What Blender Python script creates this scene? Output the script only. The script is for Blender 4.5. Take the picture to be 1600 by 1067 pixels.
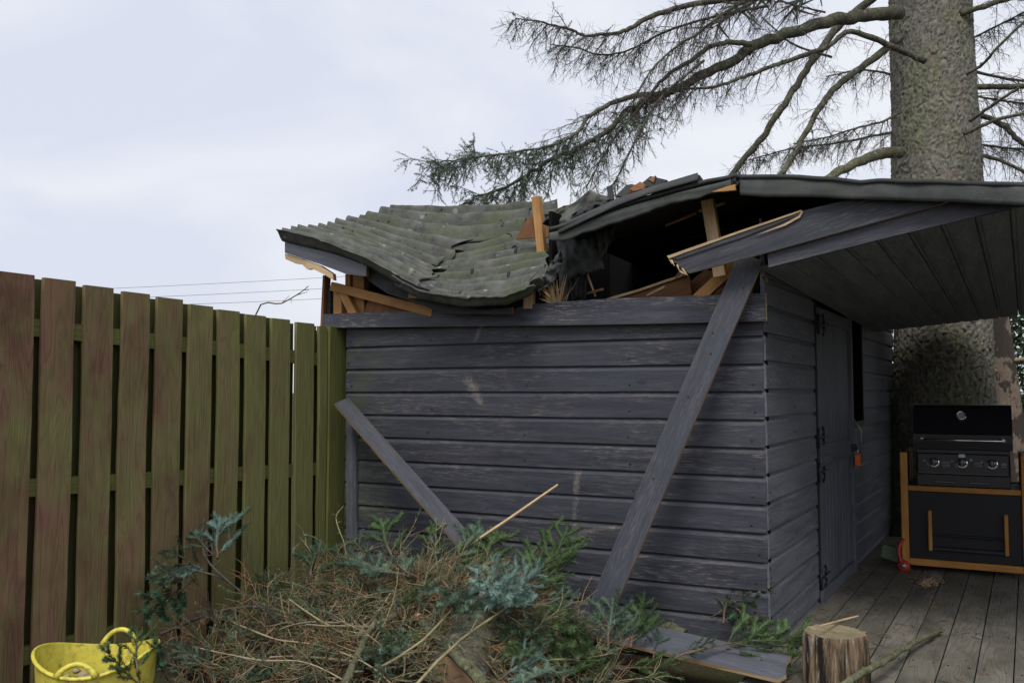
import bpy, bmesh, math, random
from mathutils import Vector, Matrix, noise
R = random.Random(7)
PI = math.pi
for o in list(bpy.data.objects):
    bpy.data.objects.remove(o, do_unlink=True)
scene = bpy.context.scene
COL = scene.collection

# ------------------------------------------------------------------ camera
F = 1400.0; YAW = math.radians(27.7); PITCH = math.atan(79 / 1400); CZ = 1.25
CAM = Vector((0, 0, CZ))
cd = bpy.data.cameras.new('camera'); cam = bpy.data.objects.new('camera', cd); COL.objects.link(cam)
cd.sensor_width = 36; cd.lens = 36 * F / 1600; cd.clip_end = 3000; cd.clip_start = 0.05
cam.location = CAM; cam.rotation_euler = (PI / 2 + PITCH, 0, YAW)
scene.camera = cam
# ------------------------------------------------------------------ world
SUN_EL = math.radians(55); SUN_AZ = math.radians(168)       # compass bearing of the sun, 0 = +Y, clockwise
w = bpy.data.worlds.new('World'); scene.world = w; w.use_nodes = True
nt = w.node_tree; N = nt.nodes; L = nt.links; N.clear()
out = N.new('ShaderNodeOutputWorld'); bg = N.new('ShaderNodeBackground'); bg.inputs[1].default_value = 0.1
sky = N.new('ShaderNodeTexSky'); sky.sky_type = 'NISHITA'; sky.sun_disc = False
sky.sun_elevation = SUN_EL; sky.sun_rotation = SUN_AZ; sky.air_density = 1.2; sky.dust_density = 3
tc = N.new('ShaderNodeTexCoord'); mp = N.new('ShaderNodeMapping'); mp.inputs['Scale'].default_value = (1, 1, 2.6)
L.new(tc.outputs['Generated'], mp.inputs[0])
nz = N.new('ShaderNodeTexNoise'); nz.inputs['Scale'].default_value = 2.3; nz.inputs['Detail'].default_value = 6; nz.inputs['Roughness'].default_value = .5; nz.inputs['Distortion'].default_value = .5
L.new(mp.outputs[0], nz.inputs['Vector'])
cr = N.new('ShaderNodeValToRGB'); cr.color_ramp.elements[0].position = .38; cr.color_ramp.elements[1].position = .6
cr.color_ramp.elements[0].color = (4.85, 5.1, 5.9, 1); cr.color_ramp.elements[1].color = (5.85, 5.98, 6.35, 1)
L.new(nz.outputs['Fac'], cr.inputs[0])
mx = N.new('ShaderNodeMixRGB'); mx.inputs[0].default_value = .93
L.new(sky.outputs[0], mx.inputs[1]); L.new(cr.outputs[0], mx.inputs[2])
L.new(mx.outputs[0], bg.inputs[0]); L.new(bg.outputs[0], out.inputs[0])
# ------------------------------------------------------------------ sun
sd = bpy.data.lights.new('sun', 'SUN'); sd.energy = 1.5; sd.angle = math.radians(25); sd.color = (1, .96, .9)
so = bpy.data.objects.new('sun', sd); COL.objects.link(so)
sv = Vector((math.sin(SUN_AZ) * math.cos(SUN_EL), math.cos(SUN_AZ) * math.cos(SUN_EL), math.sin(SUN_EL)))
so.rotation_euler = sv.to_track_quat('Z', 'Y').to_euler(); so.location = (4, -6, 8)
scene.view_settings.view_transform = 'Standard'; scene.view_settings.look = 'None'
scene.view_settings.exposure = 0.6; scene.view_settings.gamma = 1
scene.render.resolution_x = 1024; scene.render.resolution_y = 682

# ------------------------------------------------------------------ helpers
cr_ = Vector((math.cos(YAW), math.sin(YAW), 0)); f0 = Vector((-math.sin(YAW), math.cos(YAW), 0))
cf_ = f0 * math.cos(PITCH) + Vector((0, 0, math.sin(PITCH))); cu_ = -f0 * math.sin(PITCH) + Vector((0, 0, math.cos(PITCH)))
def U(x, y, X=None, Y=None, Z=None, D=None):
    """the point of the place seen at photo pixel (x, y) on a given plane"""
    d = cf_ + cr_ * ((x - 800) / F) + cu_ * ((533.5 - y) / F)
    if X is not None: t = X / d.x
    elif Y is not None: t = Y / d.y
    elif Z is not None: t = (Z - CZ) / d.z
    else: t = D
    return CAM + d * t

class MB:
    def __init__(s): s.v = []; s.f = []; s.m = []; s.sm = []
    def face(s, idx, m=0, smooth=False): s.f.append(idx); s.m.append(m); s.sm.append(smooth)
    def box(s, c, sx, sy, sz, m=0, rot=None):
        c = Vector(c); b = len(s.v)
        for k in range(8):
            p = Vector(((k & 1) - .5, ((k >> 1) & 1) - .5, ((k >> 2) & 1) - .5)); p = Vector((p.x * sx, p.y * sy, p.z * sz))
            if rot: p = rot @ p
            s.v.append(c + p)
        for q in ((0, 2, 3, 1), (4, 5, 7, 6), (0, 1, 5, 4), (2, 6, 7, 3), (0, 4, 6, 2), (1, 3, 7, 5)):
            s.face([b + i for i in q], m)
    def tube(s, pts, rad, n=3, m=0, cap=True, smooth=True):
        b = len(s.v); k = len(pts); up = None
        for i in range(k):
            t = (pts[min(i + 1, k - 1)] - pts[max(i - 1, 0)])
            if t.length < 1e-9: t = Vector((0, 0, 1))
            t.normalize()
            if up is None: up = Vector((0, 0, 1)) if abs(t.z) < .9 else Vector((1, 0, 0))
            a = t.cross(up)
            if a.length < 1e-6: a = t.cross(Vector((1, 0, .3)))
            a.normalize(); c = a.cross(t); up = c
            r = rad[i] if isinstance(rad, (list, tuple)) else rad
            for j in range(n):
                g = 2 * PI * j / n; s.v.append(pts[i] + a * (r * math.cos(g)) + c * (r * math.sin(g)))
        for i in range(k - 1):
            for j in range(n):
                j2 = (j + 1) % n
                s.face((b + i * n + j, b + i * n + j2, b + (i + 1) * n + j2, b + (i + 1) * n + j), m, smooth)
        if cap and n > 3:
            s.face([b + j for j in range(n)][::-1], m); s.face([b + (k - 1) * n + j for j in range(n)], m)
    def grid(s, P, m=0, smooth=True, closeu=False):
        b = len(s.v); nr = len(P); nc = len(P[0])
        for row in P: s.v.extend(row)
        for i in range(nr - 1):
            for j in range(nc if closeu else nc - 1):
                j2 = (j + 1) % nc
                s.face((b + i * nc + j, b + i * nc + j2, b + (i + 1) * nc + j2, b + (i + 1) * nc + j), m, smooth)
    def lathe(s, prof, n=24, m=0, c=(0, 0, 0), mat=None, smooth=True):
        P = []
        for r, z in prof:
            row = []
            for j in range(n):
                g = 2 * PI * j / n; p = Vector((r * math.cos(g), r * math.sin(g), z))
                if mat: p = mat @ p
                row.append(p + Vector(c))
            P.append(row)
        s.grid(P, m, smooth, True)
    def build(s, name, mats, parent=None, origin=None, matrix=None):
        me = bpy.data.meshes.new(name)
        if matrix is not None: vs = s.v; M = matrix
        else:
            o = Vector(origin) if origin is not None else (parent_loc(parent) if parent else Vector((0, 0, 0)))
            vs = [v - o for v in s.v]; M = Matrix.Translation(o)
        me.from_pydata([tuple(v) for v in vs], [], s.f)
        if not isinstance(mats, (list, tuple)): mats = [mats]
        for m in mats: me.materials.append(m)
        me.polygons.foreach_set('material_index', s.m); me.polygons.foreach_set('use_smooth', s.sm)
        me.update()
        return link(name, me, parent, M)
def parent_loc(p):
    v = Vector((0, 0, 0))
    while p: v = v + p.location; p = p.parent
    return v
def world_of(p):
    M = Matrix.Identity(4)
    while p:
        M = p.matrix_basis @ M; p = p.parent
    return M
def link(name, me, parent, M):
    ob = bpy.data.objects.new(name, me); COL.objects.link(ob)
    if parent: ob.parent = parent; ob.matrix_basis = world_of(parent).inverted() @ M
    else: ob.matrix_basis = M
    return ob
def tag(o, label=None, cat=None, group=None, kind=None):
    if label: o['label'] = label
    if cat: o['category'] = cat
    if group: o['group'] = group
    if kind: o['kind'] = kind
    return o
def empty(name, loc, parent=None):
    o = bpy.data.objects.new(name, None); COL.objects.link(o); o.empty_display_size = .1
    if parent: o.parent = parent; o.matrix_basis = world_of(parent).inverted() @ Matrix.Translation(Vector(loc))
    else: o.location = loc
    return o
def bevel(o, wd=.002):
    b = o.modifiers.new('bevel', 'BEVEL'); b.width = wd; b.segments = 1; b.limit_method = 'ANGLE'; return o
def frame(p0, p1, nrm):
    x = (p1 - p0).normalized(); z = (nrm - x * nrm.dot(x)).normalized(); y = z.cross(x)
    M = Matrix((x, y, z)).transposed().to_4x4(); M.translation = p0; return M
def plank(name, p0, p1, wd, th, nrm, mats, parent=None, jag0=0, jag1=0, nails=(), warp=.002, nailmat=2):
    """a board from p0 to p1; local x along it, z out of its face; slot 0 faces, slot 1 sawn edges and torn ends"""
    M = frame(p0, p1, nrm); Ln = (p1 - p0).length; mb = MB(); n = max(3, int(Ln / .12)); nw = 4 if (jag0 or jag1) else 1
    sd_ = R.random() * 50; rows = []
    top = []; bot = []
    for i in range(n + 1):
        rt = []; rb = []
        for j in range(nw + 1):
            x = Ln * i / n
            if i == 0 and jag0: x += R.uniform(-jag0, jag0 * .3)
            if i == n and jag1: x += R.uniform(-jag1 * .3, jag1)
            y = -wd / 2 + wd * j / nw + noise.noise(Vector((x * 1.5, sd_, 0))) * warp + noise.noise(Vector((x * 9, sd_, j))) * warp * .4
            z = noise.noise(Vector((x * 1.2, sd_ + 9, 0))) * warp * 1.5
            rt.append(Vector((x, y, z))); rb.append(Vector((x, y, z - th)))
        top.append(rt); bot.append(rb)
    b = len(mb.v); k = nw + 1
    for r in top: mb.v.extend(r)
    c = len(mb.v)
    for r in bot: mb.v.extend(r)
    for i in range(n):
        for j in range(nw):
            mb.face((b + i * k + j, b + (i + 1) * k + j, b + (i + 1) * k + j + 1, b + i * k + j + 1), 0)
            mb.face((c + i * k + j, c + i * k + j + 1, c + (i + 1) * k + j + 1, c + (i + 1) * k + j), 0)
        mb.face((b + i * k, c + i * k, c + (i + 1) * k, b + (i + 1) * k), 1)
        mb.face((b + i * k + nw, b + (i + 1) * k + nw, c + (i + 1) * k + nw, c + i * k + nw), 1)
    for j in range(nw):
        mb.face((b + j, b + j + 1, c + j + 1, c + j), 1)
        mb.face((b + n * k + j, c + n * k + j, c + n * k + j + 1, b + n * k + j + 1), 1)
    for (fx, fy) in nails:
        mb.box((Ln * fx, wd * fy, .0005), .008, .008, .003, nailmat)
    return mb.build(name, mats, parent, matrix=M)
def panel(name, px, Y, th, mats, parent=None, axis=(0, 1), slant=0.0):
    """a flat piece whose outline is given by photo pixels, standing at depth Y, with real thickness; edges in slot 1"""
    P = [U(x, y, Y=Y) for x, y in px]
    if slant: P = [p + Vector((0, slant * (p.z - P[0].z), 0)) for p in P]
    xa = (P[axis[1]] - P[axis[0]]).normalized()
    n = Vector((0, -1, slant)).normalized()
    M = frame(P[axis[0]], P[axis[0]] + xa, n); Mi = M.inverted(); q = [Mi @ p for p in P]
    mb = MB(); k = len(q)
    mb.v = [Vector((p.x, p.y, p.z)) for p in q] + [Vector((p.x, p.y, p.z - th)) for p in q]
    ar = sum(q[i].x * q[(i + 1) % k].y - q[(i + 1) % k].x * q[i].y for i in range(k))
    o = list(range(k)) if ar > 0 else list(range(k))[::-1]
    mb.face(o, 0); mb.face([i + k for i in o[::-1]], 0)
    for i in range(k):
        a, b = o[i], o[(i + 1) % k]; mb.face((a, a + k, b + k, b), 1)
    return mb.build(name, mats, parent, matrix=M)

# ------------------------------------------------------------------ material helper
class NT:
    def __init__(s, name):
        s.m = bpy.data.materials.new(name); s.m.use_nodes = True; s.t = s.m.node_tree; s.t.nodes.clear()
        s.o = s.t.nodes.new('ShaderNodeOutputMaterial'); s.b = s.t.nodes.new('ShaderNodeBsdfPrincipled')
        s.t.links.new(s.b.outputs[0], s.o.inputs[0])
    def n(s, ty, **kw):
        x = s.t.nodes.new(ty)
        for k, v in kw.items(): setattr(x, k, v)
        return x
    def l(s, a, b): s.t.links.new(a, b)
    def put(s, sock, v):
        if hasattr(v, 'links') or hasattr(v, 'is_linked'): s.l(v, sock)
        elif isinstance(v, (tuple, list)) and len(v) == 3 and sock.type == 'RGBA': sock.default_value = (*v, 1)
        else: sock.default_value = v
    def math(s, op, a, b=0.0, c=None, clamp=False):
        x = s.n('ShaderNodeMath', operation=op, use_clamp=clamp); s.put(x.inputs[0], a); s.put(x.inputs[1], b)
        if c is not None: s.put(x.inputs[2], c)
        return x.outputs[0]
    def vm(s, op, a, b=None, scale=None):
        x = s.n('ShaderNodeVectorMath', operation=op); s.put(x.inputs[0], a)
        if b is not None: s.put(x.inputs[1], b)
        if scale is not None: s.put(x.inputs['Scale'], scale)
        return x.outputs['Value'] if op in ('LENGTH', 'DOT_PRODUCT', 'DISTANCE') else x.outputs[0]
    def mix(s, f, a, b, blend='MIX'):
        x = s.n('ShaderNodeMixRGB', blend_type=blend); s.put(x.inputs[0], f); s.put(x.inputs[1], a); s.put(x.inputs[2], b); return x.outputs[0]
    def ramp(s, f, stops):
        x = s.n('ShaderNodeValToRGB'); e = x.color_ramp.elements
        while len(e) < len(stops): e.new(.5)
        for i, (p, c) in enumerate(stops):
            e[i].position = p; e[i].color = (c, c, c, 1) if not isinstance(c, (tuple, list)) else (*c, 1)
        s.put(x.inputs[0], f); return x.outputs[0]
    def noise(s, vec, scale, det=4, rough=.55, dist=0):
        x = s.n('ShaderNodeTexNoise'); s.l(vec, x.inputs['Vector']); x.inputs['Scale'].default_value = scale
        x.inputs['Detail'].default_value = det; x.inputs['Roughness'].default_value = rough; x.inputs['Distortion'].default_value = dist
        return x.outputs['Fac']
    def voro(s, vec, scale, feat='F1', outp='Distance'):
        x = s.n('ShaderNodeTexVoronoi', feature=feat); s.l(vec, x.inputs['Vector']); x.inputs['Scale'].default_value = scale; return x.outputs[outp]
    def obj(s, scale=(1, 1, 1), rnd=True):
        t = s.n('ShaderNodeTexCoord').outputs['Object']
        t = s.vm('MULTIPLY', t, scale)
        if rnd:
            i = s.n('ShaderNodeObjectInfo').outputs['Random']; r3 = s.vm('SCALE', (37.3, 91.7, 53.1), scale=i); t = s.vm('ADD', t, r3)
        return t
    def pos(s): return s.n('ShaderNodeNewGeometry').outputs['Position']
    def rand(s): return s.n('ShaderNodeObjectInfo').outputs['Random']
    def bump(s, h, dist=.002, strength=1.0, prev=None):
        x = s.n('ShaderNodeBump'); x.inputs['Distance'].default_value = dist; x.inputs['Strength'].default_value = strength; s.l(h, x.inputs['Height'])
        if prev is not None: s.l(prev, x.inputs['Normal'])
        return x.outputs[0]
    def fin(s, col, rough=.7, nrm=None, metal=0, spec=.35):
        s.put(s.b.inputs['Base Color'], col); s.put(s.b.inputs['Roughness'], rough); s.b.inputs['Metallic'].default_value = metal
        s.b.inputs['Specular IOR Level'].default_value = spec
        if nrm is not None: s.l(nrm, s.b.inputs['Normal'])
        return s.m

def mat_plain(name, col, rough=.6, metal=0, spec=.4, var=.15, bs=60):
    m = NT(name); p = m.obj(); f = m.noise(p, bs, 4)
    c = m.mix(1, col, m.ramp(f, [(.3, 1 - var), (.7, 1 + var)]), 'MULTIPLY')
    return m.fin(c, rough, m.bump(f, .001, .3), metal, spec)

def seg_mask(m, pos, a, b, wd):
    a = Vector(a); b = Vector(b); ab = b - a
    pa = m.vm('SUBTRACT', pos, tuple(a)); t = m.math('MULTIPLY', m.vm('DOT_PRODUCT', pa, tuple(ab)), 1 / max(ab.dot(ab), 1e-6), clamp=True)
    pr = m.vm('SCALE', tuple(ab), scale=t); d = m.vm('LENGTH', m.vm('SUBTRACT', pa, pr))
    return m.math('SUBTRACT', 1, m.math('DIVIDE', d, wd), clamp=True)

def mat_paint(name, base, worn, wear=.5, scuffs=(), green=None, rough=.55):
    """weathered painted softwood; grain and flaking follow local x"""
    m = NT(name); g = m.obj((1.2, 16, 16)); big = m.obj((1, 2, 2)); fine = m.obj((9, 95, 95))
    n1 = m.noise(g, 1.6, 6, .65); n2 = m.noise(fine, 1.5, 5, .7); nb = m.noise(big, 2.2, 4)
    col = m.mix(m.ramp(n1, [(.34, 0), (.66, 1)]), tuple(x * .5 for x in base), tuple(x * 1.5 for x in base))
    col = m.mix(m.ramp(n2, [(.4, .6), (.6, 0)]), col, tuple(x * .45 for x in base))
    col = m.mix(m.math('MULTIPLY', m.ramp(m.noise(m.obj((.8, 9, 9)), 2.4, 5, .7), [(.5, 0), (.66, 1)]), .4 * wear), col, (base[0] * 2.1, base[1] * 1.65, base[2] * 1.3))
    col = m.mix(m.math('MULTIPLY', m.rand(), .35), col, tuple(x * 1.35 for x in base))
    wm = m.math('MULTIPLY', m.ramp(n2, [(.53, 0), (.64, 1)]), m.ramp(m.math('ADD', nb, m.math('MULTIPLY', n1, .25)), [(.56, 0), (.76, 1)]))
    wm = m.math('MULTIPLY', wm, wear)
    col = m.mix(wm, col, worn)
    # dark knots
    kv = m.obj((2.6, 6, 6)); kn = m.ramp(m.voro(kv, 1.0), [(.05, 1), (.11, 0)])
    col = m.mix(m.math('MULTIPLY', kn, .55), col, tuple(x * .35 for x in base))
    if scuffs:
        P = m.pos(); sn = m.noise(P, 55, 6, .75); s2 = m.noise(P, 9, 3); tot = None
        for a, b, wd in scuffs:
            k = seg_mask(m, P, a, b, wd); tot = k if tot is None else m.math('MAXIMUM', tot, k)
        k = m.math('MULTIPLY', m.ramp(m.math('ADD', m.math('MULTIPLY', tot, .8), m.math('ADD', m.math('MULTIPLY', m.math('SUBTRACT', sn, .5), 1.7), m.math('MULTIPLY', m.math('SUBTRACT', s2, .5), .9))), [(.3, 0), (.95, 1)]), m.ramp(tot, [(0, 0), (.5, 1)]))
        col = m.mix(m.math('MULTIPLY', k, .5), col, (.38, .33, .27))
    if green:
        P = m.pos(); a, b = green; x = m.n('ShaderNodeSeparateXYZ'); m.l(P, x.inputs[0])
        gm = m.math('MULTIPLY', m.ramp(m.math('DIVIDE', m.math('SUBTRACT', x.outputs[0], a), b - a), [(0, 1), (1, 0)]), m.ramp(m.noise(P, 7, 5), [(.4, 0), (.62, 1)]))
        col = m.mix(m.math('MULTIPLY', gm, .6), col, (.075, .095, .03))
    h = m.math('ADD', n1, m.math('MULTIPLY', n2, .6)); h = m.math('SUBTRACT', h, m.math('MULTIPLY', wm, .4))
    return m.fin(col, m.ramp(n1, [(.2, rough - .08), (.8, rough + .2)]), m.bump(h, .0025, .55), 0, .4)

def mat_wood(name, c0, c1, ring=16, green=0.0, gcol=(.1, .13, .03), dark=.3, rough=.75, greeny=None, rel=.003):
    """bare or stained timber with contour grain along local x; green = algae"""
    m = NT(name); g = m.obj((.55, 5, 5)); f = m.obj((3, 60, 60))
    n1 = m.noise(g, 1.4, 2, .5, .3); rings = m.math('FRACT', m.math('MULTIPLY', n1, ring)); lines = m.ramp(rings, [(0, 1), (.25, .3), (.8, 0), (1, 1)])
    n2 = m.noise(f, 1.3, 5, .7); blot = m.noise(m.obj((1.5, 3, 3)), 1.8, 5, .6)
    col = m.mix(m.math('ADD', m.math('MULTIPLY', lines, .55), m.math('MULTIPLY', n2, .5)), c1, c0)
    col = m.mix(m.ramp(blot, [(.42, 0), (.66, .8)]), col, tuple(x * .6 for x in c0))
    col = m.mix(m.math('MULTIPLY', m.rand(), .4), col, tuple(x * .68 for x in c0))
    kn = m.ramp(m.voro(m.obj((2.2, 6, 6)), 1.0), [(.04, 1), (.1, 0)])
    col = m.mix(m.math('MULTIPLY', kn, dark), col, tuple(x * .25 for x in c0))
    if green:
        P = m.pos(); gn = m.noise(m.vm('MULTIPLY', P, (1, 1, .45)), 9, 6, .68); gn2 = m.noise(P, 1.6, 3)
        x = m.n('ShaderNodeSeparateXYZ'); m.l(P, x.inputs[0])
        t = m.math('MULTIPLY', m.math('ADD', gn, gn2), .5)
        if greeny:
            t = m.math('ADD', t, m.ramp(m.math('DIVIDE', m.math('SUBTRACT', x.outputs[1], greeny[0]), greeny[1] - greeny[0]), [(0, -.04), (.35, .04), (1, .3)]))
        gm = m.math('MULTIPLY', m.ramp(t, [(.42, .05), (.66, 1)]), green)
        col = m.mix(gm, col, m.mix(m.ramp(n2, [(.3, 0), (.7, 1)]), tuple(c * .6 for c in gcol), gcol))
    h = m.math('ADD', m.math('MULTIPLY', lines, -.5), n2)
    return m.fin(col, rough, m.bump(h, rel, .6), 0, .25)

P4 = lambda x, y: tuple(U(x, y, Y=4.44))
M = {}
scuffs = [(P4(731, 596), P4(740, 608), .07), (P4(736, 606), P4(750, 628), .045), (P4(901, 735), P4(896, 832), .038), (P4(896, 832), P4(850, 885), .034), (P4(896, 834), P4(965, 822), .028), (P4(760, 490), P4(742, 530), .03)]
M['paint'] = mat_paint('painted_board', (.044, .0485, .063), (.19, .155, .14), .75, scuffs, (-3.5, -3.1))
M['paint_plank'] = mat_paint('painted_plank', (.05, .055, .071), (.15, .12, .11), .7)
M['paint_skylit'] = mat_paint('skylit_plank', (.085, .092, .112), (.2, .17, .15), .5)  # lighter base paints in the sky light on the plank's upward face
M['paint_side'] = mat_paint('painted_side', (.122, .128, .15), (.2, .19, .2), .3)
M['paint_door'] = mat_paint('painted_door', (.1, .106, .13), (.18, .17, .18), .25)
M['paint_trim'] = mat_paint('painted_trim', (.06, .066, .085), (.36, .31, .27), .8, [(P4(768, 485), P4(740, 530), .03)])
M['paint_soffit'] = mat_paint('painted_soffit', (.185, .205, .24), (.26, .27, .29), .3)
M['barge'] = mat_paint('painted_bargeboard', (.044, .048, .062), (.2, .18, .17), .5)
M['edge'] = mat_wood('sawn_edge', (.36, .2, .11), (.5, .31, .18), 20, rough=.8)
M['raw'] = mat_wood('raw_timber', (.40, .2, .07), (.56, .32, .13), 14)
M['rawpale'] = mat_wood('pale_split_timber', (.52, .36, .2), (.68, .52, .33), 24)
M['rawdark'] = mat_wood('old_brown_timber', (.2, .09, .04), (.3, .15, .07), 14)
M['fence'] = mat_wood('stained_fence_board', (.13, .06, .042), (.32, .18, .125), 15, .92, (.215, .225, .08), .4, .85, (2.7, 4.4))
M['fenceback'] = mat_wood('algae_fence_board', (.1, .07, .045), (.14, .1, .06), 13, .9, (.075, .085, .025), .4, .85, (2.0, 3.0))
M['rail'] = mat_wood('algae_rail', (.13, .1, .055), (.17, .14, .08), 13, .95, (.155, .165, .05), .3, .85, (1.5, 2.2))
M['deck'] = mat_wood('weathered_deck', (.13, .12, .1), (.28, .262, .225), 18, .35, (.115, .118, .07), .4, .6, None, .004)
M['dark'] = mat_plain('interior_shade', (.008, .0075, .008), .95, 0, .1)  # near-black base stands in for the shade inside the shed
M['nail'] = mat_plain('nail_steel', (.03, .028, .03), .5, .5)
M['frame_wood'] = mat_wood('oiled_frame', (.5, .22, .05), (.6, .3, .08), 10, rough=.45)
M['black'] = mat_plain('black_powder_coat', (.011, .011, .015), .33, 0, .5, .1, 300)
M['blackpanel'] = mat_plain('black_panel', (.012, .012, .014), .6, 0, .4, .2, 150)
M['chrome'] = mat_plain('chrome', (.75, .75, .78), .14, 1, .5, .05)
M['knob'] = mat_plain('knob_grey', (.1, .1, .11), .3, .7)
M['print'] = mat_plain('white_print', (.35, .36, .4), .6)
M['red'] = mat_plain('red_rubber', (.42, .035, .025), .4)
M['orange'] = mat_plain('orange_plastic', (.8, .13, .02), .4)
M['steel'] = mat_plain('galvanised_steel', (.35, .36, .38), .4, .8)
M['iron'] = mat_plain('black_iron', (.012, .012, .014), .5)
M['glassdark'] = mat_plain('dark_window', (.005, .005, .006), .9, 0, .0, .05)
M['card'] = mat_plain('pale_green_card', (.22, .27, .19), .7)

def mk_roof():
    m = NT('bitumen_corrugated'); p = m.obj((1, 1, 1), False); n1 = m.noise(p, 9, 6, .6); n2 = m.noise(p, 60, 5, .7); n3 = m.noise(p, 3.2, 5, .6)
    col = m.mix(m.ramp(n1, [(.3, 0), (.7, 1)]), (.04, .042, .04), (.15, .155, .14))
    col = m.mix(m.math('MULTIPLY', m.ramp(n3, [(.45, 0), (.65, 1)]), .75), col, (.085, .1, .052))
    col = m.mix(m.math('MULTIPLY', m.ramp(n2, [(.4, 0), (.7, 1)]), .3), col, (.16, .16, .14))
    li = m.math('MULTIPLY', m.ramp(m.voro(p, 9), [(.14, 1), (.24, 0)]), m.ramp(m.noise(p, 14, 2), [(.5, 0), (.56, 1)]))
    col = m.mix(m.math('MULTIPLY', li, .75), col, (.27, .29, .27))
    dk = m.math('MULTIPLY', m.ramp(m.voro(p, 15), [(.06, 1), (.2, 0)]), m.ramp(m.noise(m.vm('ADD', p, (3, 5, 7)), 6, 3), [(.47, 0), (.56, 1)]))
    col = m.mix(dk, col, (.014, .017, .01))
    return m.fin(col, .88, m.bump(m.math('ADD', n1, m.math('MULTIPLY', n2, .6)), .008, .6), 0, .2)
M['roof'] = mk_roof()
def mk_felt(name, c0, c1, moss):
    m = NT(name); p = m.obj((1, 1, 1), False); n1 = m.noise(p, 7, 6, .65); n2 = m.noise(p, 150, 3, .7)
    col = m.mix(m.ramp(n1, [(.3, 0), (.7, 1)]), c0, c1)
    col = m.mix(m.math('MULTIPLY', m.ramp(m.noise(p, 4, 5), [(.48, 0), (.68, 1)]), moss), col, (.045, .058, .028))
    col = m.mix(m.math('MULTIPLY', m.ramp(m.noise(p, 25, 5, .7), [(.62, 0), (.72, 1)]), .5), col, (.14, .14, .13))
    return m.fin(col, .85, m.bump(m.math('ADD', n1, m.math('MULTIPLY', n2, .4)), .006, .6), 0, .25)
M['felt'] = mk_felt('roofing_felt', (.032, .034, .037), (.066, .069, .07), .35)
M['flash'] = mk_felt('felt_covered_fascia', (.05, .055, .055), (.1, .107, .104), .45)
M['feltdark'] = mk_felt('torn_felt', (.022, .022, .024), (.05, .05, .054), .1)

def mk_bark(name, c0, c1, lichen, sc=1.0, rel=.02):
    m = NT(name); p = m.obj((1, 1, .7), False); n0 = m.noise(p, 4 * sc, 4, .6)
    a = m.noise(p, 3.6 * sc, 4, .55, .8); b = m.noise(m.vm('ADD', p, (4, 8, 1)), 10 * sc, 3, .5, .5); n2 = m.noise(p, 45 * sc, 4, .7)
    t1 = m.math('FRACT', m.math('MULTIPLY', a, 7)); t2 = m.math('FRACT', m.math('MULTIPLY', b, 4))
    e1 = m.ramp(t1, [(0, 1), (.1, 0), (.93, 0), (1, 1)]); e2 = m.ramp(t2, [(0, 1), (.16, 0), (.9, 0), (1, 1)])
    col = m.mix(m.math('ADD', m.math('MULTIPLY', t1, .5), m.math('MULTIPLY', t2, .5)), c0, c1)
    col = m.mix(m.ramp(n2, [(.35, .55), (.65, 0)]), col, tuple(c * .45 for c in c0))
    col = m.mix(m.math('MULTIPLY', m.ramp(n0, [(.4, 0), (.62, 1)]), lichen), col, m.mix(t2, (.13, .14, .075), (.22, .235, .14)))
    col = m.mix(m.math('MULTIPLY', m.ramp(m.noise(p, 12 * sc, 5, .7), [(.57, 0), (.66, 1)]), .55), col, (.34, .33, .3))
    col = m.mix(m.math('MULTIPLY', m.ramp(m.noise(m.vm('ADD', p, (9, 2, 4)), 9 * sc, 3, .6), [(.63, 0), (.68, 1)]), .5), col, (.21, .12, .11))
    cr_m = m.math('MULTIPLY', m.math('MAXIMUM', m.math('MULTIPLY', e1, .8), m.math('MULTIPLY', e2, .5)), m.ramp(m.noise(p, 5 * sc, 3), [(.38, .15), (.6, 1)]))
    col = m.mix(m.math('MULTIPLY', cr_m, .92), col, tuple(c * .2 for c in c0))
    h = m.math('ADD', m.math('MULTIPLY', t1, .6), m.math('ADD', m.math('MULTIPLY', t2, .45), m.math('MULTIPLY', n2, .5)))
    return m.fin(col, .9, m.bump(h, rel, .9), 0, .2)
M['bark'] = mk_bark('spruce_bark', (.16, .145, .112), (.31, .285, .23), .5, 1.0, .03)
def mk_trunk():
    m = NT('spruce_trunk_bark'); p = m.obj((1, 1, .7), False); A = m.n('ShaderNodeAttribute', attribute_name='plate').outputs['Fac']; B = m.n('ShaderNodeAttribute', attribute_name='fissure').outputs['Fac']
    n0 = m.noise(p, 3.5, 4, .6); n2 = m.noise(p, 38, 4, .7)
    col = m.mix(A, (.155, .147, .125), (.3, .285, .245)); col = m.mix(m.ramp(n2, [(.38, .6), (.6, 0)]), col, (.06, .052, .042))
    col = m.mix(m.math('MULTIPLY', m.ramp(n0, [(.42, 0), (.6, 1)]), .5), col, m.mix(A, (.1, .11, .055), (.27, .285, .17)))
    col = m.mix(m.math('MULTIPLY', m.ramp(m.noise(m.vm('ADD', p, (9, 2, 4)), 6, 4, .6), [(.62, 0), (.68, 1)]), .3), col, (.24, .14, .13))
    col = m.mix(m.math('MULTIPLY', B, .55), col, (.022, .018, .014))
    return m.fin(col, .92, m.bump(n2, .012, .7), 0, .15)
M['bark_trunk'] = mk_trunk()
M['bark_log'] = mk_bark('log_bark', (.1, .085, .07), (.17, .15, .12), .45, 1.6, .012)
M['bark_thin'] = mk_bark('limb_bark', (.075, .07, .058), (.13, .122, .092), .55, 2.5, .006)
M['limb'] = mk_bark('mossy_limb_bark', (.085, .08, .05), (.16, .155, .085), .7, 3, .005)
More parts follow.
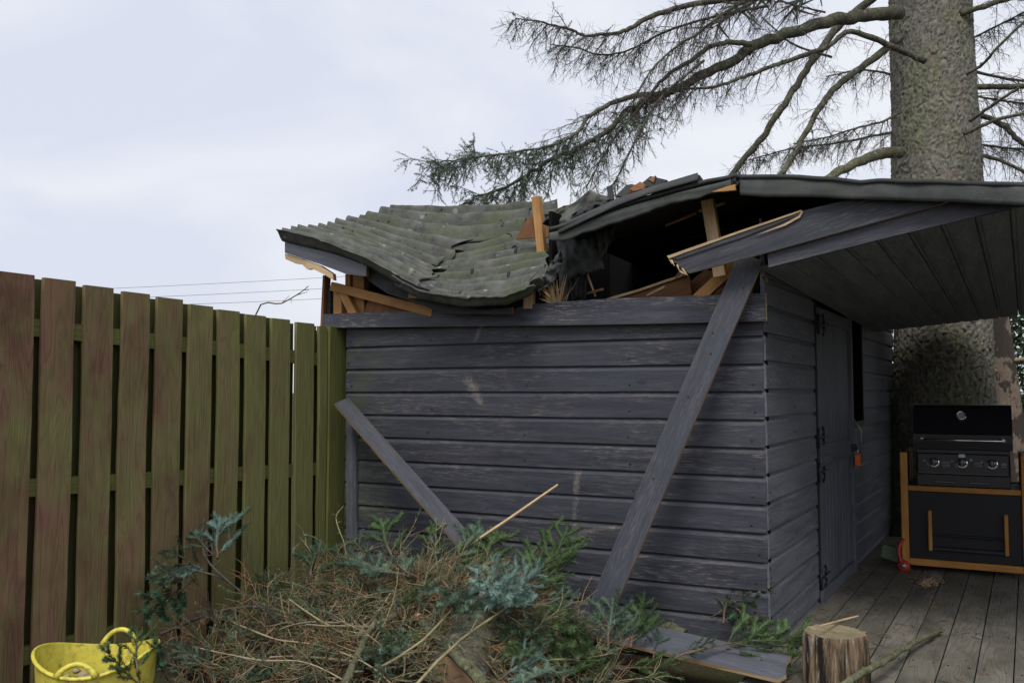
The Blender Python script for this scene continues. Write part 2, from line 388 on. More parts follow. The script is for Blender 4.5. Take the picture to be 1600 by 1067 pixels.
def mk_peel():
    m = NT('peeling_bark'); p = m.obj((1, 1, .7), False); n = m.noise(p, 6, 5, .6); n2 = m.noise(p, 40, 5, .7)
    col = m.mix(m.ramp(n, [(.5, 0), (.53, 1)]), (.075, .06, .048), (.3, .235, .18)); col = m.mix(m.ramp(n2, [(.3, 0), (.7, .5)]), col, (.04, .035, .03))
    return m.fin(col, .9, m.bump(m.math('ADD', n, n2), .01, .7))
M['peel'] = mk_peel()
def mk_twig(name, c0, c1):
    m = NT(name); p = m.pos(); f = m.noise(p, 14, 3); f2 = m.noise(p, 120, 2)
    return m.fin(m.mix(m.ramp(m.math('MULTIPLY', m.math('ADD', f, f2), .5), [(.32, 0), (.66, 1)]), c0, c1), .85, None, 0, .2)
M['twig_dead'] = mk_twig('dead_twig', (.045, .04, .04), (.12, .105, .09))
M['tw_olive'] = mk_twig('olive_twig', (.14, .125, .06), (.35, .31, .17))
M['tw_orange'] = mk_twig('orange_twig', (.18, .095, .048), (.36, .21, .115))
M['tw_brown'] = mk_twig('brown_twig', (.07, .052, .038), (.19, .145, .1))
M['tw_pale'] = mk_twig('pale_twig', (.25, .2, .13), (.42, .35, .24))
def mk_needle(name, c0, c1):
    m = NT(name); p = m.pos(); f = m.noise(p, 22, 3); f2 = m.noise(p, 160, 2)
    col = m.mix(m.ramp(m.math('MULTIPLY', m.math('ADD', f, f2), .5), [(.35, 0), (.65, 1)]), c0, c1)
    m.fin(col, .6, None, 0, .35); return m.m
M['nd_blue'] = mk_needle('blue_green_needles', (.08, .15, .12), (.22, .33, .29))
M['nd_green'] = mk_needle('green_needles', (.034, .075, .028), (.12, .19, .068))
M['nd_dark'] = mk_needle('dark_needles', (.02, .05, .028), (.065, .13, .065))
M['nd_mix'] = mk_needle('grey_green_needles', (.06, .11, .07), (.15, .22, .15))
M['nd_tree'] = mk_needle('tree_needles', (.085, .13, .085), (.19, .26, .18))
M['leaf'] = mk_needle('hedge_leaves', (.02, .05, .015), (.07, .12, .035))
def mk_endgrain(name, c0, c1, moss):
    m = NT(name); p = m.obj((1, 1, 1), False); x = m.n('ShaderNodeSeparateXYZ'); m.l(p, x.inputs[0])
    n = m.noise(p, 12, 4); r = m.math('SQRT', m.math('ADD', m.math('POWER', x.outputs[0], 2), m.math('POWER', x.outputs[1], 2)))
    rg = m.math('FRACT', m.math('ADD', m.math('MULTIPLY', r, 120), m.math('MULTIPLY', n, 1.5)))
    col = m.mix(m.ramp(rg, [(0, 1), (.3, 0), (1, .4)]), c1, c0); col = m.mix(m.math('MULTIPLY', m.ramp(m.noise(p, 20, 5), [(.4, 0), (.7, 1)]), moss), col, (.13, .12, .055))
    return m.fin(col, .85, m.bump(m.math('ADD', rg, m.noise(p, 90, 4)), .003, .5))
M['cut'] = mk_endgrain('fresh_cut', (.42, .24, .13), (.6, .39, .23), .1)
M['cut_old'] = mk_endgrain('old_cut', (.15, .12, .075), (.3, .25, .16), .6)
def mk_stump():
    m = NT('split_stump_side'); p = m.obj((1, 1, .1), False); n = m.noise(p, 17, 6, .7); n2 = m.noise(p, 60, 4, .7)
    col = m.mix(m.ramp(n, [(.44, 0), (.5, .4), (.58, 1)]), (.012, .008, .006), (.24, .165, .1)); col = m.mix(m.ramp(n2, [(.55, 0), (.72, .8)]), col, (.5, .46, .4))
    return m.fin(col, .85, m.bump(m.math('ADD', n, n2), .012, .8))
M['stump'] = mk_stump()
def mk_yellow():
    m = NT('yellow_rubber'); p = m.obj((1, 1, 1), False); n = m.noise(p, 18, 5, .6)
    col = m.mix(m.ramp(n, [(.4, 0), (.75, 1)]), (.74, .65, .09), (.52, .45, .08))
    col = m.mix(m.math('MULTIPLY', m.ramp(m.noise(p, 34, 6, .78), [(.52, 0), (.66, 1)]), .7), col, (.16, .12, .05))
    return m.fin(col, .45, m.bump(n, .003, .3), 0, .4)
M['yellow'] = mk_yellow()
def mk_ground():
    m = NT('soil_and_grass'); p = m.pos(); n = m.noise(p, 6, 6, .65); n2 = m.noise(p, 60, 5, .7); n3 = m.noise(p, 1.2, 4)
    col = m.mix(m.ramp(n2, [(.3, 0), (.7, 1)]), (.035, .025, .017), (.12, .09, .06)); col = m.mix(m.math('MULTIPLY', m.ramp(m.math('MULTIPLY', m.math('ADD', n, n3), .5), [(.45, 0), (.6, 1)]), .7), col, (.05, .07, .022))
    return m.fin(col, .95, m.bump(m.math('ADD', n, n2), .03, .8), 0, .1)
M['ground'] = mk_ground()
def mk_litter():
    m = NT('needle_litter'); p = m.pos(); n = m.noise(p, 30, 6, .75); n2 = m.noise(p, 160, 4, .7)
    col = m.mix(m.ramp(m.math('MULTIPLY', m.math('ADD', n, n2), .5), [(.36, 0), (.64, 1)]), (.018, .013, .009), (.12, .075, .04))
    return m.fin(col, .95, m.bump(m.math('ADD', n, n2), .03, 1), 0, .1)
M['litter'] = mk_litter()

# ================================================================== SETTING
GZ = -.1
mb = MB(); n = 60; ext = []
for i in range(n + 1):
    t = (i / n) * 2 - 1; ext.append(math.copysign(abs(t) ** 3.2 * 900, t))
mb.grid([[Vector((x - 1.5, y + 4, GZ + (noise.noise(Vector((x * 1.3, y * 1.3, 0))) * .025 if abs(x) + abs(y) < 25 else 0))) for x in ext] for y in ext])
tag(mb.build('ground', M['ground']), kind='structure')

# side-wall / deck axis (runs 2.2 degrees off the y axis)
SA = math.radians(2.2); SX = Vector((math.sin(SA), math.cos(SA), 0)); SNR = Vector((math.cos(SA), -math.sin(SA), 0)); SC = Vector((-.938, 4.45, 0))
def SP(s, z, o=0.0): return SC + SX * s + SNR * o + Vector((0, 0, z))

# ------------------------------------------------------------------ deck
deck = empty('timber_deck', SP(0, 0, 0)); tag(deck, kind='structure')
for i in range(19):
    o = .06 + i * .1475; s0 = -.62 if i > 1 else -.62
    p0 = SP(s0 + R.uniform(-.01, .01), 0, o); p1 = SP(4.05, 0, o)
    plank('deck_board', p0 + Vector((0, 0, R.uniform(-.003, .002))), p1, .1415, .03, Vector((0, 0, 1)), [M['deck'], M['deck'], M['nail']], deck, warp=.0012,
          nails=[(f, y) for f in (.18, .32, .46, .6, .74) for y in (-.3, .3)])
for k in (-.45, .2, .9, 1.6, 2.3, 3.0, 3.7):
    mb = MB(); mb.box((0, 0, 0), .05, 2.8, .07); ob = mb.build('joist', M['rawdark'], deck, matrix=Matrix.Translation(SP(k, -.075, 1.4)) @ Matrix.Rotation(PI / 2 - SA, 4, 'Z'))

# ================================================================== FENCE
fence = empty('hit_and_miss_fence', (-3.6, 3.2, GZ))
tag(fence, 'tall brown timber fence with green algae and alternating vertical boards', 'fence')
FX = -3.563
def ftop(y): return 1.755 + (y - 2.26) * (1.656 - 1.755) / 2.01
fm = [M['fence'], M['fence'], M['nail']]
for i in range(-8, 11):
    y = 2.338 + .2005 * i + R.uniform(-.004, .004)
    if i == 10: y = 4.31
    wd = .15 + R.uniform(-.004, .005)
    if i == 10: wd = .07
    zt = ftop(y) + R.uniform(-.006, .006)
    plank('fence_board', Vector((FX, y + R.uniform(-.003, .003), GZ + .03)), Vector((FX - .004, y, zt)), wd, .02, Vector((1, 0, 0)), fm, fence, warp=.006)
for i in range(-8, 10):
    y = 2.338 + .2005 * (i + .5) + R.uniform(-.006, .006)
    plank('back_board', Vector((FX - .065, y, GZ + .03)), Vector((FX - .065, y, ftop(y) + R.uniform(-.012, .0))), .142 + R.uniform(-.006, .008), .02, Vector((1, 0, 0)), [M['fenceback'], M['fenceback']], fence, warp=.003)
for z0, z1 in ((1.53, 1.447), (.83, .785), (.12, .1)):
    plank('rail', Vector((FX - .0215, .6, z0 + .07)), Vector((FX - .0215, 4.34, z1)), .075, .042, Vector((1, 0, 0)), [M['rail'], M['rail']], fence, warp=.002)
plank('post', Vector((FX + .012, 4.438, GZ - .1)), Vector((FX + .012, 4.438, 1.655)), .165, .1, Vector((1, 0, 0)), [M['rail'], M['rail']], fence, warp=.003)
plank('post', Vector((FX - .075, 4.35, GZ - .1)), Vector((FX - .075, 4.35, 1.63)), .09, .09, Vector((1, 0, 0)), [M['rail'], M['rail']], fence)

# ================================================================== SHED
shed = empty('wooden_shed', (-2.3, 6.5, 0))
tag(shed, 'dark grey weatherboard shed with its left roof smashed in and a covered porch', 'shed')
PM = [M['paint'], M['paint'], M['nail']]
def wboard(p0, p1, nrm, h, parent, mats, z_rel=0, nails=()):
    """shiplap board with a scooped upper edge; p0-p1 is its lower edge, h its exposed height"""
    Mx = frame(p0, p1, nrm); Ln = (p1 - p0).length; mb = MB(); sd_ = R.random() * 90; nx = max(2, int(Ln / .13))
    prof = [(-.001, -.022), (0, 0), (.003, .002), (h * .80, .0), (h * .86, -.0045), (h * .94, -.0105), (h + .012, -.0115), (h + .012, -.022)]
    P = []
    yy = 1 if (Mx @ Vector((0, 1, 0)) - Mx.translation).z > 0 else -1
    for i in range(nx + 1):
        x = Ln * i / nx; a = noise.noise(Vector((x * 1.7, sd_, 0))) * .003; b = noise.noise(Vector((x * 1.3, sd_, 7))) * .0022; c = noise.noise(Vector((x * 14, sd_, 3))) * .0009
        P.append([Vector((x, yy * (py + (a + c if k < 3 else 0)), pz + b)) for k, (py, pz) in enumerate(prof)])
    mb.grid(P, 0, False)
    k = len(prof)
    mb.face(list(range(k)), 1); mb.face([nx * k + i for i in range(k)][::-1], 1)
    for (x, fy) in nails:
        mb.box((x, yy * h * fy, .0006), .011, .010, .003, 2)
    return mb.build('weatherboard', mats, parent, matrix=Mx)
fw = empty('front_wall', (-2.25, 4.5, 0), shed)
FXL, FXR = -3.50, -.946
zs = [1.527 - .1375 * k for k in range(12)]
for k, z in enumerate(zs):
    nl = [(x, .25) for x in (.03, .62, 1.24, 1.86, 2.5)]
    nl = [(x + R.uniform(-.02, .02), f) for x, f in nl]
    wboard(Vector((FXL, 4.45, z + R.uniform(-.002, .002))), Vector((FXR + R.uniform(-.004, .004), 4.45, z + R.uniform(-.002, .002))), Vector((0, -1, 0)),   .125 if k == 0 else .1375, fw, PM, nails=nl)
mb = MB(); mb.box((-2.235, 4.49, .75), 2.5, .03, 1.75); mb.build('sheathing', M['dark'], fw)
mb = MB(); mb.box((-.95, 4.5, .8), .02, .04, 1.7); mb.build('corner_stud', M['dark'], fw)
# broken top board of the wall
ob = panel('top_board', [(505, 512), (505, 491), (560, 488.5), (640, 487), (700, 486), (745, 483), (772, 481), (783, 483), (800, 485.5), (808, 481), (822, 475.5), (900, 470), (960, 466), (1060, 463), (1100, 461.5), (1196, 458), (1197.5, 501.5), (1000, 506), (850, 508.5), (700, 510)], 4.405, .022, [M['paint_trim'], M['rawpale']], fw, (19, 16))
for px, py in ((560, 497), (700, 492), (845, 494), (935, 478), (968, 484), (1063, 474), (1135, 470), (1184, 468), (1185, 490)):
    pass
panel('corner_board', [(541, 640), (556, 646), (557, 842), (541, 842)], 4.425, .02, [M['paint_door'], M['paint_door']], fw, (0, 3))
# splinters on the top board
for (a, b) in (((806, 484), (822, 474)), ((800, 487), (812, 478)), ((779, 484), (784, 478))):
    pass
# side wall
swl = empty('side_wall', SP(1.2, 0, -.05), shed)
SM = [M['paint_side'], M['paint_side'], M['nail']]
DS0, DS1 = 1.18, 2.29; WS0, WS1 = 2.36, 2.93
for k in range(16):
    z = 1.955 - .1375 * k; zt = z + .1375
    if z < -.12: continue
    nl = [(.04, .3), (.6, .3), (1.12, .3)]
    wboard(SP(.008, z + R.uniform(-.002, .002)), SP(DS0 - .005, z), SNR, .1375, swl, SM, nails=nl)
    if zt < 1.02 or z > 1.79:
        wboard(SP(DS1 + .05, z), SP(4.85, z), SNR, .1375, swl, SM)
    else:
        wboard(SP(WS1 + .0, z + R.uniform(-.003, .003)), SP(4.85 + R.uniform(-.01, .01), z), SNR, .1375, swl, SM)
        wboard(SP(DS1 + .05, z), SP(WS0 - .01, z), SNR, .1375, swl, SM)
    if z > 1.76: wboard(SP(DS0, z), SP(DS1 + .05, z), SNR, .1375, swl, SM)
def sbox(name, s0, s1, z0, z1, o0, o1, mat, parent, bv=0.002):
    mb = MB(); a = SP(s0, z0, o0); mb.box(((s1 - s0) / 2, 0, 0), s1 - s0, z1 - z0, o1 - o0)
    Mx = frame(SP(s0, (z0 + z1) / 2, (o0 + o1) / 2), SP(s1, (z0 + z1) / 2, (o0 + o1) / 2), SNR)
    ob = mb.build(name, mat, parent, matrix=Mx); return bevel(ob, bv)
def vbox(name, s0, s1, z0, z1, o0, o1, mat, parent, bv=0.002):
    mb = MB(); mb.box(((z1 - z0) / 2, 0, 0), z1 - z0, s1 - s0, o1 - o0)
    Mx = frame(SP((s0 + s1) / 2, z0, (o0 + o1) / 2), SP((s0 + s1) / 2, z1, (o0 + o1) / 2), SNR)
    ob = mb.build(name, mat, parent, matrix=Mx); return bevel(ob, bv)
sbox('sheathing', .02, 4.8, -.1, 2.05, -.06, -.03, M['dark'], swl)
# window
win = empty('window', SP((WS0 + WS1) / 2, 1.0), shed)
sbox('pane', WS0 + .03, WS1 - .03, 1.04, 1.77, -.004, .004, M['glassdark'], win)
vbox('frame', WS0 - .005, WS0 + .03, 1.005, 1.79, -.006, .012, M['iron'], win); vbox('frame', WS1 - .03, WS1 - .002, 1.005, 1.79, -.006, .012, M['iron'], win)
sbox('sill', WS0 - .0, WS1 - .01, .995, 1.035, -.006, .014, M['iron'], win)
# door
door = empty('door', SP((DS0 + DS1) / 2, 0), shed)
nb = 10; bw = (DS1 - DS0 - .02) / nb
for leaf, (z0, z1) in enumerate(((-.03, .835), (.845, 1.765))):
    for j in range(nb):
        vbox('door_board', DS0 + .01 + j * bw + .002, DS0 + .01 + (j + 1) * bw - .002, z0 + R.uniform(0, .002), z1, -.016, .006 + R.uniform(-.001, .001), M['paint_door'], door, .004)
sbox('ledge', DS0 + .03, DS1 - .01, .80, .93, .0075, .022, M['paint_door'], door)
sbox('ledge', DS0 + .01, DS1 - .01, 1.685, 1.765, .0075, .02, M['paint_door'], door)
sbox('threshold', DS0 - .01, DS1 + .03, -.025, .075, .0075, .026, M['paint_door'], door)
vbox('door_frame', DS1 + .0, DS1 + .052, -.03, 1.79, -.016, .03, M['paint_door'], door)
vbox('door_frame', DS0 - .004, DS0 + .008, -.03, 1.79, -.016, .012, M['iron'], door)
for z in (1.66, .975, .77, .14):
    mb = MB(); o = .012 if z not in (1.66,) else .024
    for sgn in (-1, 1):
        pts = [SP(DS0 + .13 + .02 * math.sin(t * 5) , z + sgn * (.012 + t * .06), o + .004) for t in [i / 7 for i in range(8)]]
        mb.tube(pts, [.008, .006, .005, .004, .005, .008, .006, .002], 5)
    mb.tube([SP(DS0 - .01, z, o), SP(DS0 + .08, z, o), SP(DS0 + .3, z, o)], [.008, .005, .003], 5)
    mb.tube([SP(DS0 - .004, z - .06, o), SP(DS0 - .004, z + .06, o)], .009, 6)
    mb.build('hinge', M['iron'], door)
mb = MB(); mb.tube([SP(DS1 + .03, 1.06, .034), SP(DS1 + .05, .98, .075), SP(DS1 + .05, .8, .075)], .0055, 6); mb.build('stay_rod', M['steel'], door)
mb = MB(); mb.box(SP(DS1 - .01, .86, .036), .025, .09, .05); mb.build('hasp', M['iron'], door)
pl = MB(); c = SP(DS1 + .0, .775, .06)
pl.box(c, .03, .06, .075, 0, Matrix.Rotation(-SA, 3, 'Z'))
pl.tube([c + SX * -.018 + Vector((0, 0, .035)), c + SX * -.018 + Vector((0, 0, .07)), c + Vector((0, 0, .09)), c + SX * .018 + Vector((0, 0, .07)), c + SX * .018 + Vector((0, 0, .035))], .005, 6, 1)
po = pl.build('padlock', [M['orange'], M['steel']], None, origin=c); bevel(po, .006); tag(po, 'small orange padlock hanging on the shed door', 'padlock')
# hidden walls, floor, rear roof keep the inside dark
mb = MB(); mb.box((-3.58, 6.9, .85), .04, 4.8, 1.72); mb.build('left_wall', M['paint'], shed)
mb = MB(); mb.box((-2.2, 9.3, 1.1), 2.8, .04, 2.3); mb.build('back_wall', M['paint'], shed)
mb = MB(); mb.box((-2.25, 6.9, -.03), 2.62, 4.75, .05); mb.build('floor', M['dark'], shed)
mb = MB(); mb.box((-2.4, 7.45, 2.02), 3.3, 4.1, .05); mb.build('rear_roof', M['roof'], shed)

# ---- corrugated collapsed roof: control pixels, row by row from front to back
ROWS = [(4.2, [(431, 374), (500, 391), (573, 418), (655, 465), (722, 477), (794, 474), (852, 450)]),
        (4.5, [(468, 366), (540, 385), (612, 409), (672, 441), (730, 448), (795, 440), (860, 424)]),
        (4.75, [(506, 361), (565, 379), (617, 398), (672, 424), (728, 418), (796, 409), (864, 402)]),
        (5.0, [(540, 350), (600, 366), (660, 382), (715, 394), (760, 390), (806, 378), (866, 384)]),
        (5.35, [(608, 334), (640, 335), (676, 336), (725, 337), (783, 334), (826, 330), (871, 322)])]
CTRL = [[U(x, y, Y=Yv) for x, y in r] for Yv, r in ROWS]; VV = [(r[0] - 4.2) / 1.15 for r in ROWS]
def cr_interp(a, b, c, d, t):
    return .5 * ((2 * b) + (-a + c) * t + (2 * a - 5 * b + 4 * c - d) * t * t + (-a + 3 * b - 3 * c + d) * t ** 3)
def surf(u, v):
    x = u * 6; i = min(5, max(0, int(x))); t = x - i; col = []
    for r in CTRL:
        g = lambda k: r[min(6, max(0, k))]
        col.append(cr_interp(g(i - 1), g(i), g(i + 1), g(i + 2), t) * .08 + g(i).lerp(g(i + 1), t) * .92)
    j = 0
    while j < 3 and v > VV[j + 1]: j += 1
    t = (v - VV[j]) / (VV[j + 1] - VV[j]); g = lambda k: col[min(4, max(0, k))]
    return cr_interp(g(j - 1), g(j), g(j + 1), g(j + 2), t)
def sheet(name, u0, u1, v0, v1, lift, phase=0, jag=(0, 0, 0, 0), ncor=11.0, tilt=0.0):
    nv = int((v1 - v0) * ncor * 10) + 2; nu = int((u1 - u0) * 90) + 4; P = []
    for j in range(nv):
        v = v0 + (v1 - v0) * j / (nv - 1); row = []
        ju0 = jag[0] * noise.noise(Vector((v * 23, 1, phase))); ju1 = jag[1] * noise.noise(Vector((v * 25, 5, phase)))
        for i in range(nu):
            fu = i / (nu - 1); u = u0 + (u1 - u0) * fu
            u = u + ju0 * (1 - fu) ** 8 + ju1 * fu ** 8
            vv = v
            if jag[2] and j < 6: vv = v + jag[2] * noise.noise(Vector((u * 30, 2, phase))) * (1 - j / 6)
            p = surf(min(1, max(0, u)), min(1.02, max(-.02, vv)))
            am = .04 * (.95 + .25 * noise.noise(Vector((u * 5, v * 6, phase))))
            wob = .02 * noise.noise(Vector((u * 4, v * 3, 3)))
            h = (2 * ((math.cos((vv + wob * .3) * ncor * 2 * PI + phase) + 1) / 2) ** .55 - 1) * am
            c = noise.noise(Vector((u * 11, v * 11, 8 + phase))) * .006 + noise.noise(Vector((u * 30, v * 30, 4))) * .003
            row.append(p + Vector((0, -.35, .93)) * (h + c + lift + tilt * (fu - .5)) )
        P.append(row)
    mb = MB(); mb.grid(P, 0, True); ob = mb.build(name, [M['roof'], M['feltdark']], roof)
    so_ = ob.modifiers.new('thick', 'SOLIDIFY'); so_.thickness = .006; so_.offset = -1
    return ob
roof = empty('collapsed_roof', (-2.8, 4.7, 2.0), shed)
tag(sheet('corrugated_sheet', 0, .53, .2, .80, .022, 0, (.004, .09, 0, 0)), 'left corrugated sheet sagging toward the wall')
sheet('corrugated_sheet', 0.012, .5, -.01, .24, .034, .0, (.004, .1, .006, 0), 11)
sheet('corrugated_sheet', .03, .86, .77, 1.0, .03, 0, (.005, .03, .0, 0), 11)
sheet('corrugated_sheet', .4, .985, .1, .76, .0, 0, (.04, .04, .006, 0), 11, .02)
sheet('corrugated_sheet', .42, .93, -.015, .2, .012, 0, (.05, .06, .008, 0), 11)
sheet('corrugated_sheet', .8, 1.02, .6, 1.0, .012, .3, (.06, .03, .04, 0), 11)
# fixing caps
for u, v in ((.08, .364), (.3, .273), (.33, .727), (.52, .364), (.65, .909), (.7, .364), (.84, .273), (.86, .545), (.66, .091), (.2, .909), (.45, .727)):
    p = surf(u, v) + Vector((0, -.02, .034)); mb = MB(); mb.lathe([(.0, .012), (.008, .011), (.011, .004), (.012, -.02)], 8, 0, p); mb.build('fixing_cap', M['iron'], roof)
# needle and leaf litter caught in the valleys
mb = MB()
for k in range(520):
    cl = R.choice([(.25, .68), (.35, .72), (.45, .5), (.5, .62), (.62, .84), (.55, .9), (.5, .36), (.4, .62), (.68, .86), (.5, .33)])
    u = R.gauss(cl[0], .06); v = (math.floor(R.gauss(cl[1], .05) * 11) + .5 + R.gauss(0, .09)) / 11
    if not (0.03 < u < .97 and .02 < v < .97): continue
    p = surf(u, v) + Vector((R.uniform(-.01, .01), -.0, -.018)); a = R.uniform(0, PI); Ln = R.uniform(.005, .014)
    d = Vector((math.cos(a), math.sin(a), R.uniform(-.2, .2))) * Ln
    mb.tube([p - d, p + d], R.uniform(.0015, .004), 3, R.choice((0, 0, 1)))
tag(mb.build('needle_litter', [M['tw_orange'], M['tw_brown']], roof), kind='stuff')
# eave boards, plus a dark lining added to close sky gaps under the sheets
def strip(name, pts, th, wd_y, mat, parent):
    """a board following a pixel polyline at depth, as a bent strip with height"""
    pass
panel('eave_board', [(445, 373), (497, 383), (537, 393), (573, 407), (572, 432), (540, 428), (500, 413), (445, 395)], 4.235, .025, [M['paint_door'], M['rawdark']], roof)
panel('eave_board', [(445, 396), (470, 404), (500, 415), (520, 428), (521, 438), (505, 428), (488, 420), (480, 421), (472, 413), (462, 412), (446, 405)], 4.24, .03, [M['rawpale'], M['rawdark']], roof)
panel('dark_gap_lining', [(570, 413), (606, 434), (645, 456), (690, 474), (760, 485), (800, 480), (800, 491), (692, 490), (652, 474), (606, 459), (575, 438)], 4.30, .02, [M['feltdark'], M['rawdark']], roof)
panel('gable_gap_screen', [(566, 424), (606, 440), (660, 466), (705, 480), (705, 496), (566, 496)], 4.62, .015, [M['dark'], M['dark']], shed)  # added dark panel, blocks sky light showing through the gable gaps
# timbers at the left gable corner
RW = [M['raw'], M['raw']]
def timber(name, a, b, Y0, Y1, wd, th, mats, parent, **k):
    p0 = U(*a, Y=Y0); p1 = U(*b, Y=Y1); return bevel(plank(name, p0, p1, wd, th, Vector((0, -1, .0)), mats, parent, warp=.001, **k), .002)
timber('gable_stud', (527, 505), (527, 452), 4.45, 4.45, .065, .05, RW, shed)
timber('gable_rail', (516, 447), (675, 488), 4.40, 4.40, .055, .045, RW, shed)
timber('gable_brace', (534, 457), (552, 492), 4.42, 4.42, .055, .04, RW, shed)
timber('gable_stud', (560, 500), (560, 424), 4.47, 4.47, .085, .05, RW, shed)
timber('gable_stud', (543, 495), (543, 428), 4.5, 4.5, .04, .05, RW, shed)
panel('gable_board', [(568, 490), (575, 470), (600, 462), (655, 482), (668, 489)], 4.46, .015, [M['rawdark'], M['raw']], shed)
timber('edge_strip', (502, 510), (506, 430), 4.44, 4.44, .02, .06, [M['rawdark'], M['rawdark']], shed)
timber('edge_strip', (513, 490), (514, 448), 4.46, 4.46, .025, .06, [M['feltdark'], M['feltdark']], shed)
timber('torn_block', (638, 460), (668, 463), 4.26, 4.26, .035, .04, [M['rawdark'], M['raw']], shed, jag1=.01)
# timber standing up through the roof
timber('upright_timber', (845, 398), (836, 307), 4.72, 4.7, .05, .045, RW, shed)
panel('split_board', [(806, 374), (822, 345), (831, 336), (836, 371)], 4.75, .02, [M['rawdark'], M['raw']], shed)
timber('split_board', (850, 372), (848, 348), 4.8, 4.8, .05, .02, [M['raw'], M['raw']], shed, jag1=.01)
mb = MB(); g = []
for i in range(9):
    t = i / 8; a = PI * (.1 + t * .8); g.append([U(858, 345, Y=4.66) + Vector((math.cos(a) * .045, k * .05, math.sin(a) * .045 - .03)) for k in (0, 1, 2)])
mb.grid(g); ob = mb.build('curled_felt', M['feltdark'], roof); ob.modifiers.new('t', 'SOLIDIFY').thickness = .004
# splintered post ends at the wall top
timber('broken_stud', (824, 482), (826, 438), 4.40, 4.40, .055, .04, [M['rawpale'], M['rawpale']], shed, jag1=.012)
spl = [((868, 474), (862, 445), .03), ((872, 474), (846, 452), .03), ((872, 474), (870, 437), .02), ((874, 474), (882, 430), .012), ((866, 474), (856, 446), .02), ((876, 473), (886, 428), .008), ((864, 474), (850, 462), .02), ((870, 473), (852, 437), .012), ((862, 474), (842, 466), .014), ((874, 473), (878, 450), .016), ((866, 470), (864, 430), .01), ((880, 470), (906, 432), .003), ((884, 472), (893, 440), .003), ((868, 470), (846, 446), .007), ((872, 468), (866, 440), .006), ((876, 470), (874, 428), .007), ((870, 470), (858, 441), .006)]
ss = empty('splintered_rafter_end', U(870, 474, Y=4.42), shed)
for a, b, wd in spl:
    p0 = U(*a, Y=4.43); p1 = U(*b, Y=4.37 + R.uniform(-.03, .03)); mb = MB()
    mid = (p0 + p1) / 2 + Vector((R.uniform(-.006, .006), 0, 0)); mb.tube([p0, mid, p1], [wd * .5, wd * .38, wd * .06], 5, 0, True, False); mb.build('splinter', [M['rawpale']], ss)
for j in range(26):        # torn bits of felt and fibre between
    p = U(R.uniform(838, 872), R.uniform(440, 474), Y=4.42); q = p + Vector((R.gauss(0, .035), R.gauss(0, .02), R.uniform(.01, .06)))
    mb = MB(); mb.tube([p, (p + q) / 2 + Vector((R.gauss(0, .006), 0, 0)), q], [.005, .004, .001], 4); mb.build('splinter', [R.choice((M['raw'], M['rawdark'], M['rawpale']))], ss)
# torn edge of corrugated sheet and hanging felt
def rag(name, px, Y, mat, parent, amp=.02, th=.004):
    """torn sheet: pixel outline as two polylines (top, bottom) lofted with folds"""
    top, bot = px; n = 26; P = []
    def at(pl, t):
        x = t * (len(pl) - 1); i = min(int(x), len(pl) - 2); f = x - i; return (pl[i][0] * (1 - f) + pl[i + 1][0] * f, pl[i][1] * (1 - f) + pl[i + 1][1] * f)
    for i in range(n + 1):
        t = i / n; a = at(top, t); b = at(bot, t); col = []
        for j in range(11):
            s = j / 10; x = a[0] * (1 - s) + b[0] * s; y = a[1] * (1 - s) + b[1] * s
            if 0 < i < n and j == 10: y += noise.noise(Vector((t * 30, 1, Y))) * 4
            col.append(U(x, y, Y=Y + amp * (noise.noise(Vector((t * 5, s * 1.4, Y * 7))) + .4 * noise.noise(Vector((t * 13, s * 5, Y * 3))))))
        P.append(col)
    mb = MB(); mb.grid(P); ob = mb.build(name, mat, parent); so_ = ob.modifiers.new('t', 'SOLIDIFY'); so_.thickness = th; return ob
rag('torn_sheet_edge', ([(846, 440), (856, 425), (868, 400), (876, 392)], [(838, 447), (864, 440), (874, 425), (880, 404)]), 4.36, M['flash'], roof, .05)
rag('torn_sheet_edge', ([(840, 445), (850, 430), (862, 408)], [(840, 456), (862, 444), (880, 412)]), 4.32, M['flash'], roof, .04)
rag('hanging_felt', ([(868, 372), (890, 374), (915, 372), (934, 366)], [(880, 440), (898, 432), (924, 424), (944, 420)]), 4.42, M['felt'], roof, .05)
rag('hanging_felt', ([(884, 376), (900, 378), (922, 374)], [(894, 470), (904, 466), (914, 468)]), 4.5, M['feltdark'], roof, .05)
rag('hanging_felt', ([(866, 376), (880, 380), (890, 376)], [(878, 476), (892, 478), (902, 476)]), 4.56, M['feltdark'], roof, .06)
# ---- raised part of the roof over the hole and the porch
EDGE = [(858, 374, 352), (880, 375, 347), (930, 357, 327), (975, 342, 313), (1020, 326, 300), (1060, 315, 289), (1100, 305, 279), (1130, 297, 272), (1148, 300, 268), (1160, 304, 270)]
roof2 = empty('raised_roof', (-.5, 5.5, 2.2), shed)
mb = MB(); P = []
for j, (dy, k) in enumerate(((0, 0), (0, 1), (.02, 1))):
    pass
front = [U(x, t - 1, Y=4.15) for x, b, t in EDGE] + [U(1250, 269, Y=4.15), U(1300, 272, Y=4.15), U(1345, 277, Y=4.15), U(1380, 275, Y=4.15), U(1450, 276, Y=4.15), U(1530, 278, Y=4.15), U(1620, 281, Y=4.15)]
front += [front[-1] + Vector((.8, 0, -.16)), front[-1] + Vector((1.6, 0, -.33))]
def dens(pl, k=6):
    o = []
    for a, b in zip(pl[:-1], pl[1:]):
        for i in range(k): o.append(a.lerp(b, i / k))
    return o + [pl[-1]]
fd = dens(front)
P = []
for j in range(16):
    t = j / 15; row = []
    for i, p in enumerate(fd):
        lip = -.012 if j == 0 else 0
        row.append(p + Vector((0, 4.5 * t, lip + noise.noise(Vector((i * .15, t * 5, 1))) * .008 * (1 if j else .6) - .1 * t)))
    P.append(row)
